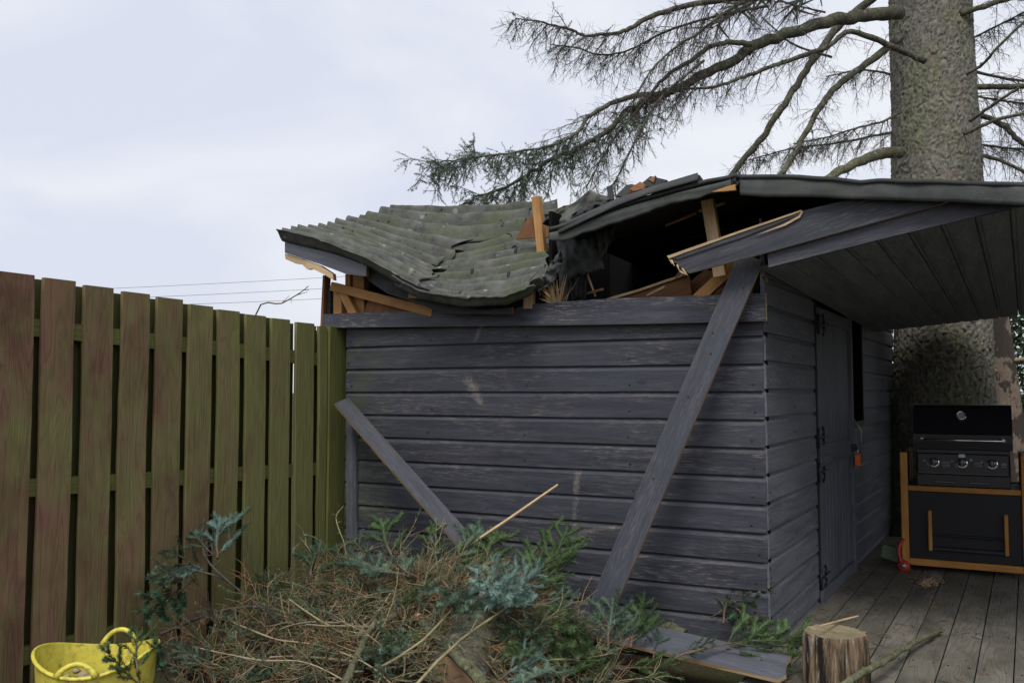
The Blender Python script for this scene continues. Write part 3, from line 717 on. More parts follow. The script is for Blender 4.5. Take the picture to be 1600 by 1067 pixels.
mb.grid(P); ob = mb.build('felt_covering', M['felt'], roof2); so_ = ob.modifiers.new('t', 'SOLIDIFY'); so_.thickness = .018; so_.offset = -1
# fascia of the raised part: felt-wrapped board with ragged lower edge
def fascia(name, pts, Y, th, mat):
    P = []; d = []
    for a, b in zip(pts[:-1], pts[1:]):
        for i in range(7): f = i / 7; d.append(tuple(a[k] * (1 - f) + b[k] * f for k in range(3)))
    d.append(pts[-1]); F_ = []
    for i, (x, yb, yt) in enumerate(d):
        yb += noise.noise(Vector((x * .05, 3, 0))) * 3 * rag_amt
        col = []
        for j in range(6):
            s = j / 5; y = yt * (1 - s) + yb * s
            col.append(U(x, y, Y=Y - .003 * math.sin(s * PI) + .01 * noise.noise(Vector((x * .02, s * 2, 5)))))
        F_.append(col)
    mb = MB(); mb.grid(F_); ob = mb.build(name, mat, roof2); so_ = ob.modifiers.new('t', 'SOLIDIFY'); so_.thickness = th; so_.offset = -1; return ob
rag_amt = 1
ob = fascia('fascia', [(x, b + 2, t + 12) for x, b, t in EDGE[:-2]] + [(1142, 299, 279)], 4.155, .02, M['flash'])
rag_amt = .25
fascia('fascia', [(1156, 304, 279), (1200, 307, 278), (1290, 309, 281), (1345, 311, 283), (1352, 312, 281), (1440, 314, 281), (1520, 317, 284), (1640, 322, 288)], 4.157, .02, M['flash'])
panel('exposed_fascia_wood', [(1112, 300), (1134, 292), (1149, 288), (1149, 297), (1130, 299)], 4.15, .02, RW, roof2)
rag('torn_felt', ([(1140, 272), (1150, 276), (1158, 280)], [(1140, 290), (1148, 293), (1154, 288)]), 4.158, M['feltdark'], roof2, .02)
# loose felt strip lying along the raised edge
FS = [(872, 364, 356), (905, 348, 341), (960, 322, 316), (1010, 303, 298), (1090, 280, 274)]
P = [[U(x, b, Y=4.13) for x, b, t in FS], [U(x, (b + t) / 2 - 1, Y=4.15) for x, b, t in FS], [U(x, t - 3, Y=4.28) for x, b, t in FS], [U(x, t - 4, Y=4.42) for x, b, t in FS]]
mb = MB(); mb.grid(P); ob = mb.build('loose_felt_strip', M['felt'], roof2); ob.modifiers.new('t', 'SOLIDIFY').thickness = .008
panel('felt_roll_edge', [(950, 331), (1092, 273), (1096, 279), (1096, 284), (955, 334)], 4.3, .03, [M['feltdark'], M['felt']], roof2)
# debris on top of the raised roof
for px, Y, ms in (([(947, 292), (955, 290), (962, 312), (956, 318)], 4.5, [M['feltdark'], M['feltdark']]), ([(962, 306), (976, 288), (986, 286), (978, 308)], 4.55, [M['felt'], M['raw']]),
                  ([(975, 305), (988, 287), (1006, 290), (998, 302)], 4.6, [M['rawdark'], M['rawdark']]), ([(996, 292), (1014, 274), (1042, 281), (1030, 292)], 4.7, [M['feltdark'], M['feltdark']]),
                  ([(1000, 284), (1008, 288), (1006, 296), (992, 300), (985, 296)], 4.52, [M['rawdark'], M['raw']]), ([(1012, 280), (1024, 274), (1022, 286)], 4.6, [M['rawdark'], M['feltdark']])):
    panel('broken_piece', px, Y, .02, ms, roof2, slant=.4)
rag('buckled_sheet', ([(862, 338), (895, 318), (922, 297), (938, 304), (956, 308)], [(870, 352), (890, 350), (905, 345), (930, 332), (958, 320)]), 4.62, M['roof'], roof, .06)
rag('buckled_sheet', ([(850, 336), (880, 322), (900, 318)], [(858, 352), (880, 350), (900, 345)]), 4.8, M['roof'], roof, .05)
rag('buckled_sheet', ([(894, 335), (920, 318), (955, 312)], [(890, 350), (925, 338), (962, 322)]), 4.45, M['feltdark'], roof, .05)
# inside the hole
mb = MB(); mb.box((-2.2, 5.385, 1.95), 2.5, .02, .8); mb.build('hole_gap_screen', M['dark'], shed)  # this and the next dark sheet are added to block sky behind the hole
mb = MB(); mb.box((-2.12, 4.95, 1.95), .02, .9, .62); mb.build('hole_gap_screen', M['dark'], shed)
timber('prop_timber', (1124, 432), (1104, 312), 4.42, 4.36, .062, .045, [M['rawpale'], M['raw']], shed)
mb = MB(); mb.box((-1.2, 4.75, 2.12), 1.6, .03, .08); mb.build('purlin', M['dark'], shed)  # purlin and next rafter coloured near-black to paint the shade in the hole
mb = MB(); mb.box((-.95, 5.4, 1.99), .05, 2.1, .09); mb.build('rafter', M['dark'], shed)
mb = MB(); mb.box((-1.5, 7.2, 2.08), 2.1, .03, .12); mb.build('purlin', M['rawdark'], shed)
panel('fallen_ceiling_board', [(948, 467), (1000, 452), (1040, 438), (1062, 432), (1074, 429), (1078, 436), (1080, 465)], 4.62, .012, [M['rawdark'], M['rawpale']], shed)
panel('fallen_ceiling_board', [(1058, 463), (1066, 450), (1088, 432), (1102, 421), (1130, 428), (1130, 463)], 4.72, .012, [M['rawdark'], M['rawpale']], shed)
panel('pale_board_edge', [(948, 466), (1000, 451), (1040, 437), (1072, 427), (1074, 430), (1040, 441), (1000, 455), (952, 469)], 4.6, .01, [M['rawpale'], M['raw']], shed)
for a, b, wd in (((1068, 418), (1058, 432), .02), ((1074, 424), (1064, 430), .014), ((905, 462), (940, 452), .012), ((1010, 462), (1036, 449), .014), ((930, 463), (918, 430), .008), ((1140, 402), (1150, 378), .02), ((1092, 330), (1130, 318), .014), ((1040, 352), (1084, 334), .012)):
    timber('splintered_batten', a, b, 4.55, 4.5, wd, .012, [R.choice((M['rawpale'], M['raw'], M['rawdark'])), M['rawpale']], shed, jag0=.006, jag1=.012)
rag('hanging_felt', ([(930, 362), (950, 356), (962, 352)], [(938, 408), (946, 396), (958, 372)]), 4.38, M['felt'], roof, .05)
timber('rafter_end', (1088, 468), (1160, 402), 4.5, 4.5, .06, .04, RW, shed)
timber('corner_post', (1188, 460), (1188, 402), 4.5, 4.5, .055, .05, RW, shed)
timber('corner_post', (1180, 460), (1181, 402), 4.55, 4.55, .05, .05, [M['feltdark'], M['feltdark']], shed)
# snapped bargeboard and porch front board
b1 = panel('snapped_bargeboard', [(1043, 402), (1150, 365), (1252, 330), (1300, 318), (1346, 308), (1500, 306), (1474, 318), (1340, 355), (1199, 394.5), (1076, 427), (1070, 421), (1062, 418), (1056, 411), (1047, 408)], 4.21, .022, [M['barge'], M['rawpale']], shed, (0, 2))
tag(b1, 'snapped dark board with torn pale left end')
panel('split_edge', [(1042, 400), (1150, 362.5), (1252, 328), (1252, 331), (1150, 366), (1045, 404)], 4.198, .012, [M['rawpale'], M['rawpale']], shed, (0, 2))
panel('split_edge', [(1180, 368), (1225, 350), (1248, 337), (1253, 329), (1255, 331), (1250, 340), (1226, 353)], 4.199, .004, [M['rawpale'], M['rawpale']], shed, (0, 2))
panel('split_upper_strip', [(1043, 402), (1070, 393), (1160, 363), (1252, 331), (1253, 334), (1160, 371), (1100, 391), (1060, 405)], 4.203, .007, [M['barge'], M['rawpale']], shed, (0, 2))
for a, b in (((1046, 404), (1050, 413)), ((1049, 406), (1054, 416)), ((1058, 414), (1062, 424)), ((1066, 420), (1075, 431)), ((1062, 424), (1072, 429))):
    mb = MB(); mb.tube([U(*a, Y=4.21), U(*b, Y=4.2)], [.006, .002], 4); mb.build('splinter', M['rawpale'], b1)
panel('porch_front_board', [(1199, 397), (1340, 357), (1474, 319), (1500, 308), (1640, 296), (1640, 312), (1590, 323), (1400, 368), (1201, 418)], 4.235, .022, [M['paint_plank'], M['paint_plank']], shed, (8, 6))
# porch soffit boards
sof = empty('porch_soffit', (-.3, 6, 1.9), shed)
def sz(x, y): return 1.838 + (x + .92) * .166 - (y - 4.26) * .045 + max(0, (y - 6)) * .0 + (.02 * max(0, .1 - x) * (y - 4.2))
bwd = .132
for k in range(16):
    x0 = -.93 + k * bwd; mb = MB(); P = []
    for i in range(13):
        y = 4.262 + 3.72 * i / 12; sx = (y - 4.45) * math.tan(SA) * .98
        row = []
        for dx, dz in ((.0, .02), (.002, .006), (.010, .0), (.018, .006), (.024, .0), (bwd - .006, 0), (bwd - .002, .006), (bwd - .002, .02)):
            x = x0 + dx + sx; row.append(Vector((x, y, sz(x0 + dx, y) + dz)))
        P.append(row)
    mb.grid([list(r) for r in P], 0, False); q = P[0][0]
    # grain runs along the board: turn the local frame
    Mx = Matrix.Translation(q) @ Matrix.Rotation(PI / 2, 4, 'Z'); Mi = Mx.inverted(); mb.v = [Mi @ v for v in mb.v]
    mb.build('soffit_board', M['paint_soffit'], sof, matrix=Mx)
mb = MB(); mb.box((.2, 8.02, 1.97), 2.4, .04, .14); mb.build('rear_beam', M['paint_soffit'], sof)
mb = MB(); mb.box((1.25, 4.5, .95), .09, .09, 1.95); mb.build('porch_post', M['paint_side'], shed)
mb = MB(); mb.box((1.25, 7.8, .95), .09, .09, 1.95); mb.build('porch_post', M['paint_side'], shed)

# ================================================================== LOOSE PLANKS
PP = [M['paint_plank'], M['edge'], M['nail']]
p0 = U(925, 982, Y=4.06); p1 = U(1173, 401, Y=4.34)
ob = plank('leaning_plank', p0, p1, .125, .02, Vector((.0, -1, .12)), PP, nails=[(.62, .1), (.74, -.05), (.79, .2), (.92, -.2), (.4, .1)], jag1=.0)
tag(ob, 'long grey plank leaning steeply against the front wall below the snapped bargeboard', 'plank')
p0 = U(790, 915, Y=3.92); p1 = U(533, 626, Y=4.31)
ob = plank('leaning_plank', p0, p1, .092, .024, Vector((.85, -1, .95)), [M['paint_plank'], M['rawpale'], M['nail']])
tag(ob, 'shorter grey plank leaning from the fence post down into the brush pile', 'plank')
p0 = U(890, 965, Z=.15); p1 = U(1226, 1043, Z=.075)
ob = plank('fallen_plank', p0, p1, .165, .02, Vector((.0, -.4, 1)), [M['paint_skylit'], M['rawpale'], M['nail']], jag1=.02, nails=[(.75, .2), (.9, .1), (.4, -.2)])
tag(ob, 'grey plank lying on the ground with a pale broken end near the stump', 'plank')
p0 = U(718, 862, Y=3.86); p1 = U(872, 757, Y=4.08)
mb = MB(); mb.tube([p0, p0.lerp(p1, .5) + Vector((0, 0, -.004)), p1], [.008, .0085, .006], 4, 0, True, False)
tag(mb.build('timber_splinter', M['rawpale'], origin=p0), 'long thin pale splinter of wood sticking up from the brush pile', 'splinter')
p0 = U(1283, 977, Z=.27); p1 = U(1341, 962, Z=.20)
mb = MB(); mb.tube([p0, p0.lerp(p1, .6), p1], [.004, .006, .004], 4, 0, True, False)
tag(mb.build('timber_splinter', M['rawpale'], origin=p0), 'short pale splinter of wood lying behind the chopping stump', 'splinter')

# ================================================================== STUMP
sc_ = U(1304, 986, Z=.225); st = empty('chopping_stump', (sc_.x, sc_.y, 0)); tag(st, 'weathered sawn log stump standing on the deck by the shed corner', 'stump')
nA = 140; P = []
for j in range(15):
    z = .225 * j / 14; row = []
    for i in range(nA):
        a = 2 * PI * i / nA; d = Vector((math.cos(a), math.sin(a), 0)); gv = Vector((math.cos(a) * 2.2, math.sin(a) * 2.2, z * .9))
        r = .126 * (1 + .05 * noise.noise(gv) + .05 * (1 - z / .22)) + .016 * noise.noise(Vector((math.cos(a) * 5, math.sin(a) * 5, z * 2))) - .012 * max(0, noise.noise(Vector((math.cos(a) * 11, math.sin(a) * 11, z * 3)))) + .006 * noise.noise(Vector((math.cos(a) * 22, math.sin(a) * 22, z * 6)))
        if j == 14: r *= .975
        row.append(Vector((sc_.x, sc_.y, z)) + d * r)
    P.append(row)
mb = MB(); mb.grid(P, 0, True, True); mb.build('bark_side', M['stump'], st)
mb = MB(); Q = [P[-1]]
for k in range(1, 10):
    f = 1 - k / 9.01; Q.append([Vector((sc_.x, sc_.y, .225)) + (p - Vector((sc_.x, sc_.y, .225))) * f + Vector((0, 0, .006 * noise.noise(p * 14 + Vector((k, 0, 0))) - (.01 if (i * 7 // nA) % 7 == 3 and k < 8 else 0))) for i, p in enumerate(P[-1])])
mb.grid(Q, 0, True, True); mb.build('top', M['cut_old'], st, origin=(sc_.x, sc_.y, .225))

# ================================================================== GRILL
GY = 6.96
g = empty('gas_barbecue', (-.1, GY + .25, 0)); tag(g, 'black three burner gas barbecue in an orange timber frame on the deck', 'barbecue')
def gp(x, y, dy=0): return U(x, y, Y=GY + dy)
def gbox(name, x0, x1, z0, z1, y0, y1, mat, parent=g, bv=.004):
    mb = MB(); c = Vector(((x0 + x1) / 2, (y0 + y1) / 2, (z0 + z1) / 2)); v = (x1 - x0) < (z1 - z0)
    if v:
        mb.box((0, 0, 0), z1 - z0, x1 - x0, y1 - y0); Mx = Matrix(((0, -1, 0), (0, 0, -1), (1, 0, 0))).to_4x4()
    else:
        mb.box((0, 0, 0), x1 - x0, y1 - y0, z1 - z0); Mx = Matrix.Identity(4)
    Mx.translation = c; ob = mb.build(name, mat, parent, matrix=Mx)
    if bv: bevel(ob, bv)
    return ob
gx = lambda x: gp(x, 750).x
XL, XR = gx(1412.5), gx(1602)
FWm = M['frame_wood']
for x in (XL, XR):
    gbox('frame_post', x - .024, x + .024, .0, .825, GY - .01, GY + .03, FWm)
    gbox('frame_post', x - .022, x + .022, .0, .825, GY + .5, GY + .54, FWm)
gbox('frame_rail', XL + .025, XR - .025, .555, .592, GY - .004, GY + .03, FWm)
gbox('frame_rail', XL + .025, XR - .025, .038, .085, GY - .006, GY + .03, FWm)
gbox('front_panel', XL + .024, XR - .024, .086, .554, GY + .008, GY + .022, M['blackpanel'])
gbox('side_panel', XL - .01, XL + .006, .05, .6, GY + .031, GY + .499, M['blackpanel']); gbox('side_panel', XR - .006, XR + .01, .05, .6, GY + .031, GY + .499, M['blackpanel'])
gbox('side_panel', XL - .012, XL + .012, .60, .815, GY + .031, GY + .499, M['blackpanel']); gbox('side_panel', XR - .012, XR + .012, .6, .815, GY + .031, GY + .499, M['blackpanel'])
gbox('back_panel', XL + .022, XR - .022, .05, .6, GY + .51, GY + .525, M['blackpanel'])
gbox('shelf_board', XL + .013, XR - .013, .56, .59, GY + .031, GY + .509, M['blackpanel'])
hx0, hx1 = gx(1451.5), gx(1570)
gbox('handle_bracket', hx0 - .012, hx0 + .012, .15, .425, GY - .03, GY + .007, FWm); gbox('handle_bracket', hx1 - .012, hx1 + .012, .15, .425, GY - .03, GY + .007, FWm)
gbox('rail_shelf', hx0 + .013, hx1 - .013, .155, .18, GY - .03, GY + .0, M['black']); gbox('rail_shelf', hx0 + .013, hx1 - .013, .255, .268, GY - .028, GY - .016, M['black'])
cx0, cx1 = gx(1432), gx(1580)
fb = gbox('firebox', cx0, cx1, .592, .85, GY + .05, GY + .5, M['black'])
cp = empty('control_panel', ((cx0 + cx1) / 2, GY, .76), g)
gbox('panel_face', cx0 + .005, cx1 - .005, .675, .825, GY + .008, GY + .048, M['black'], cp, .008)
gbox('panel_lip', cx0 + .01, cx1 - .02, .684, .688, GY - .0, GY + .007, M['knob'], cp, 0)
for sx in (cx0 + .11, cx0 + .33):
    gbox('drip_tray', sx, sx + .13, .615, .632, GY + .03, GY + .049, M['knob'], cp)
for px in (1460, 1504, 1551):
    x = gx(px); kz = .765; mb = MB(); rx = Matrix.Rotation(PI / 2, 3, 'X')
    mb.lathe([(.0, .003), (.03, .003), (.037, .0), (.037, -.004)], 28, 0, (x, GY + .004, kz - .008), rx)
    mb.lathe([(.0, .05), (.022, .05), (.027, .044), (.028, .004)], 24, 1, (x, GY + .002, kz), rx)
    mb.box((x, GY - .05, kz), .006, .008, .05, 1)
    mb.build('knob', [M['chrome'], M['knob']], cp)
    mb = MB(); mb.tube([Vector((x - .045 + .02 * (1 - math.cos(t)), GY + .0045, kz + .005 - .045 * math.sin(t))) for t in [i * .2 for i in range(7)]], .0035, 4); mb.box((x - .062, GY + .0055, kz + .006), .012, .003, .01)
    mb.build('dial_print', M['print'], cp)
for px, wd, ln in ((1480, .055, 4), (1530, .05, 3), (1570, .035, 3)):
    mb = MB()
    for i in range(ln): mb.box((gx(px) - R.uniform(0, .006), GY + .0065, .765 - i * .011), wd * R.uniform(.75, 1), .002, .003)
    mb.build('text_print', M['print'], cp)
mb = MB(); mb.box((gx(1504), GY + .0055, .81), .04, .004, .022); mb.build('badge', M['steel'], cp)
mb = MB(); x = gx(1518); mb.v += [Vector((x - .01, GY + .006, .778)), Vector((x + .01, GY + .006, .778)), Vector((x, GY + .006, .795))]; mb.face((0, 1, 2)); mb.build('warning_print', M['print'], cp)
# hood
hood = empty('hood', ((cx0 + cx1) / 2, GY + .3, .85), g)
h0, h1 = gx(1428), gx(1584.5); prof = [(.02, .852), (.012, .90), (.01, .955), (.022, .965), (.05, 1.02), (.085, 1.085), (.115, 1.135), (.15, 1.158), (.2, 1.165), (.35, 1.15), (.46, 1.08), (.5, .96), (.5, .852)]
mb = MB(); P = [[Vector((x, GY + y, z)) for x in (h0, h0 + .006, h1 - .006, h1)] for y, z in prof]; mb.grid(P, 0, False)
for s, xx in ((0, h0), (1, h1)):
    b = len(mb.v); mb.v += [Vector((xx, GY + y, z)) for y, z in prof]; ids = list(range(b, b + len(prof))); mb.face(ids if s else ids[::-1], 0)
mb.build('lid', M['black'], hood)
mb = MB(); zz = .918; xa, xb = gx(1440), gx(1572)
mb.tube([Vector((xa, GY - .035, zz)), Vector((xb, GY - .035, zz))], .0075, 10); mb.build('handle_bar', M['chrome'], hood)
for x in (xa + .01, xb - .008):
    mb = MB(); mb.box((x, GY - .012, zz + .004), .026, .055, .03); bevel(mb.build('handle_mount', M['chrome'], hood), .006)
mb = MB(); tm = Matrix.Rotation(PI / 2 - .48, 3, 'X'); mb.lathe([(.0, .004), (.024, .004)], 28, 1, (gx(1504), GY + .072, 1.085), tm); mb.lathe([(.024, .005), (.028, .012), (.034, .008), (.036, -.01)], 28, 0, (gx(1504), GY + .072, 1.085), tm)
mb.build('thermometer', [M['chrome'], M['print']], hood)
# hose and regulator
ra = gp(1412, 889, -.05); ra.z = .035
hs = empty('gas_hose', ra); tag(hs, 'red gas hose with round red regulator beside the barbecue leg', 'gas hose')
pts = [gp(1424, 842, .1), gp(1413, 842, .0), gp(1406, 850, -.04), gp(1404, 862, -.05), gp(1407, 876, -.05), gp(1411, 886, -.05)]
dn = []
for i in range(5):
    for k in range(6):
        t = k / 6; gg = lambda q: pts[min(5, max(0, q))]; dn.append(cr_interp(gg(i - 1), gg(i), gg(i + 1), gg(i + 2), t))
mb = MB(); mb.tube(dn + [pts[-1]], .012, 8); mb.build('hose', M['red'], hs)
mb = MB(); rx = Matrix.Rotation(PI / 2 - .25, 3, 'X'); mb.lathe([(0, .03), (.016, .03), (.017, .024)], 20, 1, ra, rx); mb.lathe([(.017, .022), (.03, .02), (.04, .01), (.042, -.01), (.03, -.02), (0, -.02)], 24, 0, ra, rx); mb.build('regulator', [M['red'], M['steel']], hs)
mb = MB(); c = U(1391, 864, Y=7.2); mb.box((0, 0, 0), .12, .006, .1, 0, Matrix.Rotation(.25, 3, 'Z') @ Matrix.Rotation(.3, 3, 'Y') @ Matrix.Rotation(-.5, 3, 'X')); mb.v = [v + c for v in mb.v]
tag(mb.build('card', M['card'], origin=c), 'pale green card propped behind the barbecue leg', 'card')
# stick on the deck
def curve(pts, k=6):
    o = []; m_ = len(pts)
    for i in range(m_ - 1):
        for j in range(k):
            gg = lambda q: pts[min(m_ - 1, max(0, q))]; o.append(cr_interp(gg(i - 1), gg(i), gg(i + 1), gg(i + 2), j / k))
    return o + [pts[-1]]
def stick(name, px, r0, r1, mat, label, cat='stick', stubs=0, n=7, endmat=None, group=None):
    P = curve([U(x, y, Z=z) if z < 5 else U(x, y, Y=z - 10) for x, y, z in px], 5); k = len(P); mb = MB()
    for i in range(1, k - 1): P[i] = P[i] + Vector((R.gauss(0, r0 * .15), R.gauss(0, r0 * .15), R.gauss(0, r0 * .15)))
    mb.tube(P, [r0 + (r1 - r0) * i / (k - 1) + R.gauss(0, r0 * .06) for i in range(k)], n)
    for j in range(stubs):
        i = R.randrange(2, k - 1); d = Vector((R.gauss(0, 1), R.gauss(0, 1), abs(R.gauss(.5, .6)))).normalized() * R.uniform(.02, .06); mb.tube([P[i], P[i] + d], [r0 * .4, r0 * .2], 4)
    if endmat:
        e = P[-1]; d = (P[-1] - P[-2]).normalized()
        mb.tube([e - d * .002, e + d * .012, e + d * .03], [r1 * 1.0, r1 * .8, r1 * .2], 7, 1)
    ob = mb.build(name, [mat, endmat or mat], origin=P[0]); tag(ob, label, cat, group); return ob
stick('mossy_branch', [(1300, 1085, .04), (1340, 1055, .09), (1385, 1030, .08), (1425, 1006, .05), (1470, 985, .025)], .017, .012, M['limb'], 'mossy green broken branch lying across the deck boards', 'branch', 4)
mb = MB()
for k in range(160):
    p = U(R.gauss(1452, 9), R.gauss(909, 3.5), Z=.003); mb.box(p + Vector((0, 0, .002)), R.uniform(.004, .018), R.uniform(.003, .008), .003, 0, Matrix.Rotation(R.uniform(0, 3), 3, 'Z'))
tag(mb.build('wood_chips', M['rawpale']), 'small scatter of pale wood chips on the deck', 'wood chips', kind='stuff')

mb = MB()
for k in range(260):
    p = SP(R.uniform(-.4, 3.6), .004, abs(R.gauss(0, .5)) + .02); a = R.uniform(0, PI); d = Vector((math.cos(a), math.sin(a), 0)) * R.uniform(.008, .03); mb.tube([p - d, p + d + Vector((0, 0, .003))], R.uniform(.0012, .0025), 3, R.choice((0, 1)), False)
tag(mb.build('deck_litter', [M['tw_brown'], M['tw_orange']]), 'fallen needles and twig bits scattered over the deck', 'litter', kind='stuff')

# ================================================================== TREES
def px_path(px, d0, d1):
    n = len(px); return [U(x, y, D=d0 + (d1 - d0) * i / (n - 1)) for i, (x, y) in enumerate(px)]
def rnd_dir(): return Vector((R.gauss(0, 1), R.gauss(0, 1), R.gauss(0, 1))).normalized()
def twig(mb, p, d, Ln, r, seg=3, droop=.3, wig=.25, m=0):
    P = [p]; q = p.copy(); d = d.normalized()
    for i in range(seg):
        d = (d + rnd_dir() * wig * .6 + Vector((0, 0, -droop * .35))).normalized(); q = q + d * (Ln / seg); P.append(q)
    mb.tube(P, [r * (1 - .65 * i / seg) for i in range(seg + 1)], 3, m, False); return P
def needles(mb, P, Ln=.013, wd=.0022, per=900, m=0, start=0.0, spread=.85):
    """needle blades all round a shoot"""
    L_ = [(P[i + 1] - P[i]).length for i in range(len(P) - 1)]
    for i in range(len(P) - 1):
        a, b = P[i], P[i + 1]; t = (b - a)
        if t.length < 1e-6: continue
        t.normalize(); u_ = t.orthogonal().normalized(); v_ = t.cross(u_)
        for k in range(int(L_[i] * per + R.random())):
            f = R.random(); g_ = R.uniform(0, 2 * PI); o = u_ * math.cos(g_) + v_ * math.sin(g_)
            d = (o * spread + t * R.uniform(.35, .9)).normalized() * Ln * R.uniform(.7, 1.15); s_ = t.cross(d).normalized() * wd * .5
            c = a.lerp(b, f); k0 = len(mb.v); mb.v += [c - s_, c + s_, c + d + s_ * .4, c + d - s_ * .4]; mb.face((k0, k0 + 1, k0 + 2, k0 + 3), m)
def limb(tree, px, d0, d1, r0, r1, dens=1.0, blen=.55, tips=0.0, name='branch', upd=.0, start=.0, mat=None):
    P = curve(px_path(px, d0, d1), 6); k = len(P); mb = MB()
    for i in range(1, k): P[i] = P[i] + Vector((R.gauss(0, 1), R.gauss(0, 1), R.gauss(0, 1))) * r0 * .12
    rad = [(r0 + (r1 - r0) * (i / (k - 1)) ** .8) * (1 + R.gauss(0, .04)) for i in range(k)]
    mb.tube(P, rad, 8 if r0 > .02 else 6)
    ob = mb.build(name, mat or M['bark_thin'], tree)
    tw = MB(); nd = MB(); tot = sum((P[i + 1] - P[i]).length for i in range(k - 1))
    for i in range(k - 1):
        f = i / (k - 1)
        if f < start: continue
        ax = (P[i + 1] - P[i]); sl = ax.length; ax.normalize()
        nb_ = sl * 36 * dens * (.55 + .9 * f)
        for q in range(int(nb_ + R.random())):
            base = P[i].lerp(P[i + 1], R.random()); side = ax.cross(Vector((0, 0, 1)))
            if side.length < .1: side = ax.cross(Vector((1, 0, 0)))
            side.normalize(); sg = R.choice((-1, 1))
            d = (ax * R.uniform(.15, .9) + side * sg * R.uniform(.3, 1.0) + Vector((0, 0, R.uniform(-.95, .25 + upd)))).normalized()
            Lb = blen * R.uniform(.25, 1.0) * (1.05 - .55 * f)
            B = twig(tw, base, d, Lb, min(.004, rad[i] * .5), 5, R.uniform(.1, .55), .35)
            nn = int(Lb * 44)
            for t in range(nn):
                bi = R.randrange(0, 5); bp = B[bi].lerp(B[bi + 1], R.random()); bd = (B[bi + 1] - B[bi]).normalized()
                dd = (bd * R.uniform(.2, .9) + rnd_dir() * .8 + Vector((0, 0, -.25))).normalized()
                T = twig(tw, bp, dd, R.uniform(.05, .17) * (1.1 - .4 * bi / 5), .0015, 2, .3, .4)
                if R.random() < .5: twig(tw, T[1], dd + rnd_dir() * .9, R.uniform(.03, .07), .0012, 1)
                if tips and R.random() < tips * max(0, f - .25) * 1.4: needles(nd, T, .016, .003, 420)
    if tw.v: tw.build('twigs', M['twig_dead'], ob)['kind'] = 'stuff'
    if nd.v: nd.build('needles', M['nd_tree'], ob)['kind'] = 'stuff'
    return ob
tb = U(1470, 560, D=8.35); tree = empty('spruce_tree', (tb.x, tb.y, GZ))
tag(tree, 'large spruce with thick scaly trunk and bare drooping branches behind the shed', 'tree')
nA = 230; nZ = 520; P = []; plate = []; fiss = []
for j in range(nZ):
    z = GZ - .1 + 6.3 * (j / (nZ - 1)); row = []
    fl = math.exp(-(z - GZ) / .42); r0 = .42 - .016 * z + .3 * fl
    cxo = .015 * math.sin(z * .8)
    for i in range(nA):
        a = 2 * PI * i / nA; ca, sa = math.cos(a), math.sin(a)
        g3 = Vector((ca * 1.6, sa * 1.6, z * 1.1)); r = r0 * (1 + .05 * noise.noise(g3 * .7)) + fl * .12 * math.cos(a * 4 + .6)
        q = Vector((ca * .42, sa * .42, z * .62)); wn = noise.noise_vector(q * 11); wq = q + wn * .03
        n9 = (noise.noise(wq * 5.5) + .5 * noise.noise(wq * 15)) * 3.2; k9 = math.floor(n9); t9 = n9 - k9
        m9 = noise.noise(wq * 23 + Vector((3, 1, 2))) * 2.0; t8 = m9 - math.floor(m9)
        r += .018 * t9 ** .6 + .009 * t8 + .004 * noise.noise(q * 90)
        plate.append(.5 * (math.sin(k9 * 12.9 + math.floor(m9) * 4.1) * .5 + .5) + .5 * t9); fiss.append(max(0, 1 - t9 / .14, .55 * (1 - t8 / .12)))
        row.append(Vector((tb.x + cxo + r * ca, tb.y + r * sa, z)))
    P.append(row)
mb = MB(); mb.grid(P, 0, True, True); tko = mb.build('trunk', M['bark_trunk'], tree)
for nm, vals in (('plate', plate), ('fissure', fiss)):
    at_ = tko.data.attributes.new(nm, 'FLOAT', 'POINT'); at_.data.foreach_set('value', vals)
# upper trunk and crown, above the frame
mb = MB(); mb.tube([Vector((tb.x, tb.y, 6.1)), Vector((tb.x, tb.y, 9)), Vector((tb.x, tb.y, 13.5))], [.35, .25, .03], 20); mb.build('upper_trunk', M['bark_thin'], tree)
cb = MB(); cn = MB()
for k in range(95):
    z0 = 5.6 + 7.2 * (k / 95) ** .9; a = k * 2.4 + R.uniform(-.4, .4); Lb = (3.0 - .33 * (z0 - 5.4)) * R.uniform(.75, 1.1)
    if Lb < .3: continue
    d = Vector((math.cos(a), math.sin(a), .12)); B = [Vector((tb.x, tb.y, z0)) + d * (Lb * t) + Vector((0, 0, -.18 * Lb * t * t)) for t in (0, .25, .5, .75, 1)]
    if min(q.z for q in B) < 5.3: continue
    cb.tube(B, [.035, .028, .02, .013, .004], 5)
    for t in range(int(Lb * 55)):
        i = min(3, int(R.random() * 4)); p = B[i].lerp(B[i + 1], R.random()); dd = (d * .5 + Vector((R.gauss(0, .8), R.gauss(0, .8), R.uniform(-.7, .1)))).normalized() * R.uniform(.12, .4)
        sd2 = dd.cross(rnd_dir()).normalized() * .02; k0 = len(cn.v); cn.v += [p - sd2, p + sd2, p + dd + sd2 * .3, p + dd - sd2 * .3]; cn.face((k0, k0 + 1, k0 + 2, k0 + 3))
cb.build('crown_limbs', M['bark_thin'], tree)['kind'] = 'stuff'; cn.build('crown_needles', M['nd_tree'], tree)['kind'] = 'stuff'
DT = 8.0
limb(tree, [(1408, 20), (1360, 24), (1300, 33), (1250, 48), (1180, 72), (1150, 92), (1090, 122), (1040, 147), (1000, 163), (975, 178), (955, 200), (914, 225), (863, 250), (816, 279), (761, 304), (714, 322)], DT, 6.6, .066, .006, .9, .75, 1.1, start=.2)
limb(tree, [(1045, 147), (997, 149), (961, 160), (921, 181), (906, 203), (885, 218), (841, 232), (769, 243), (700, 252), (672, 256)], 7.25, 6.5, .025, .004, 1.25, .6, 1.9)
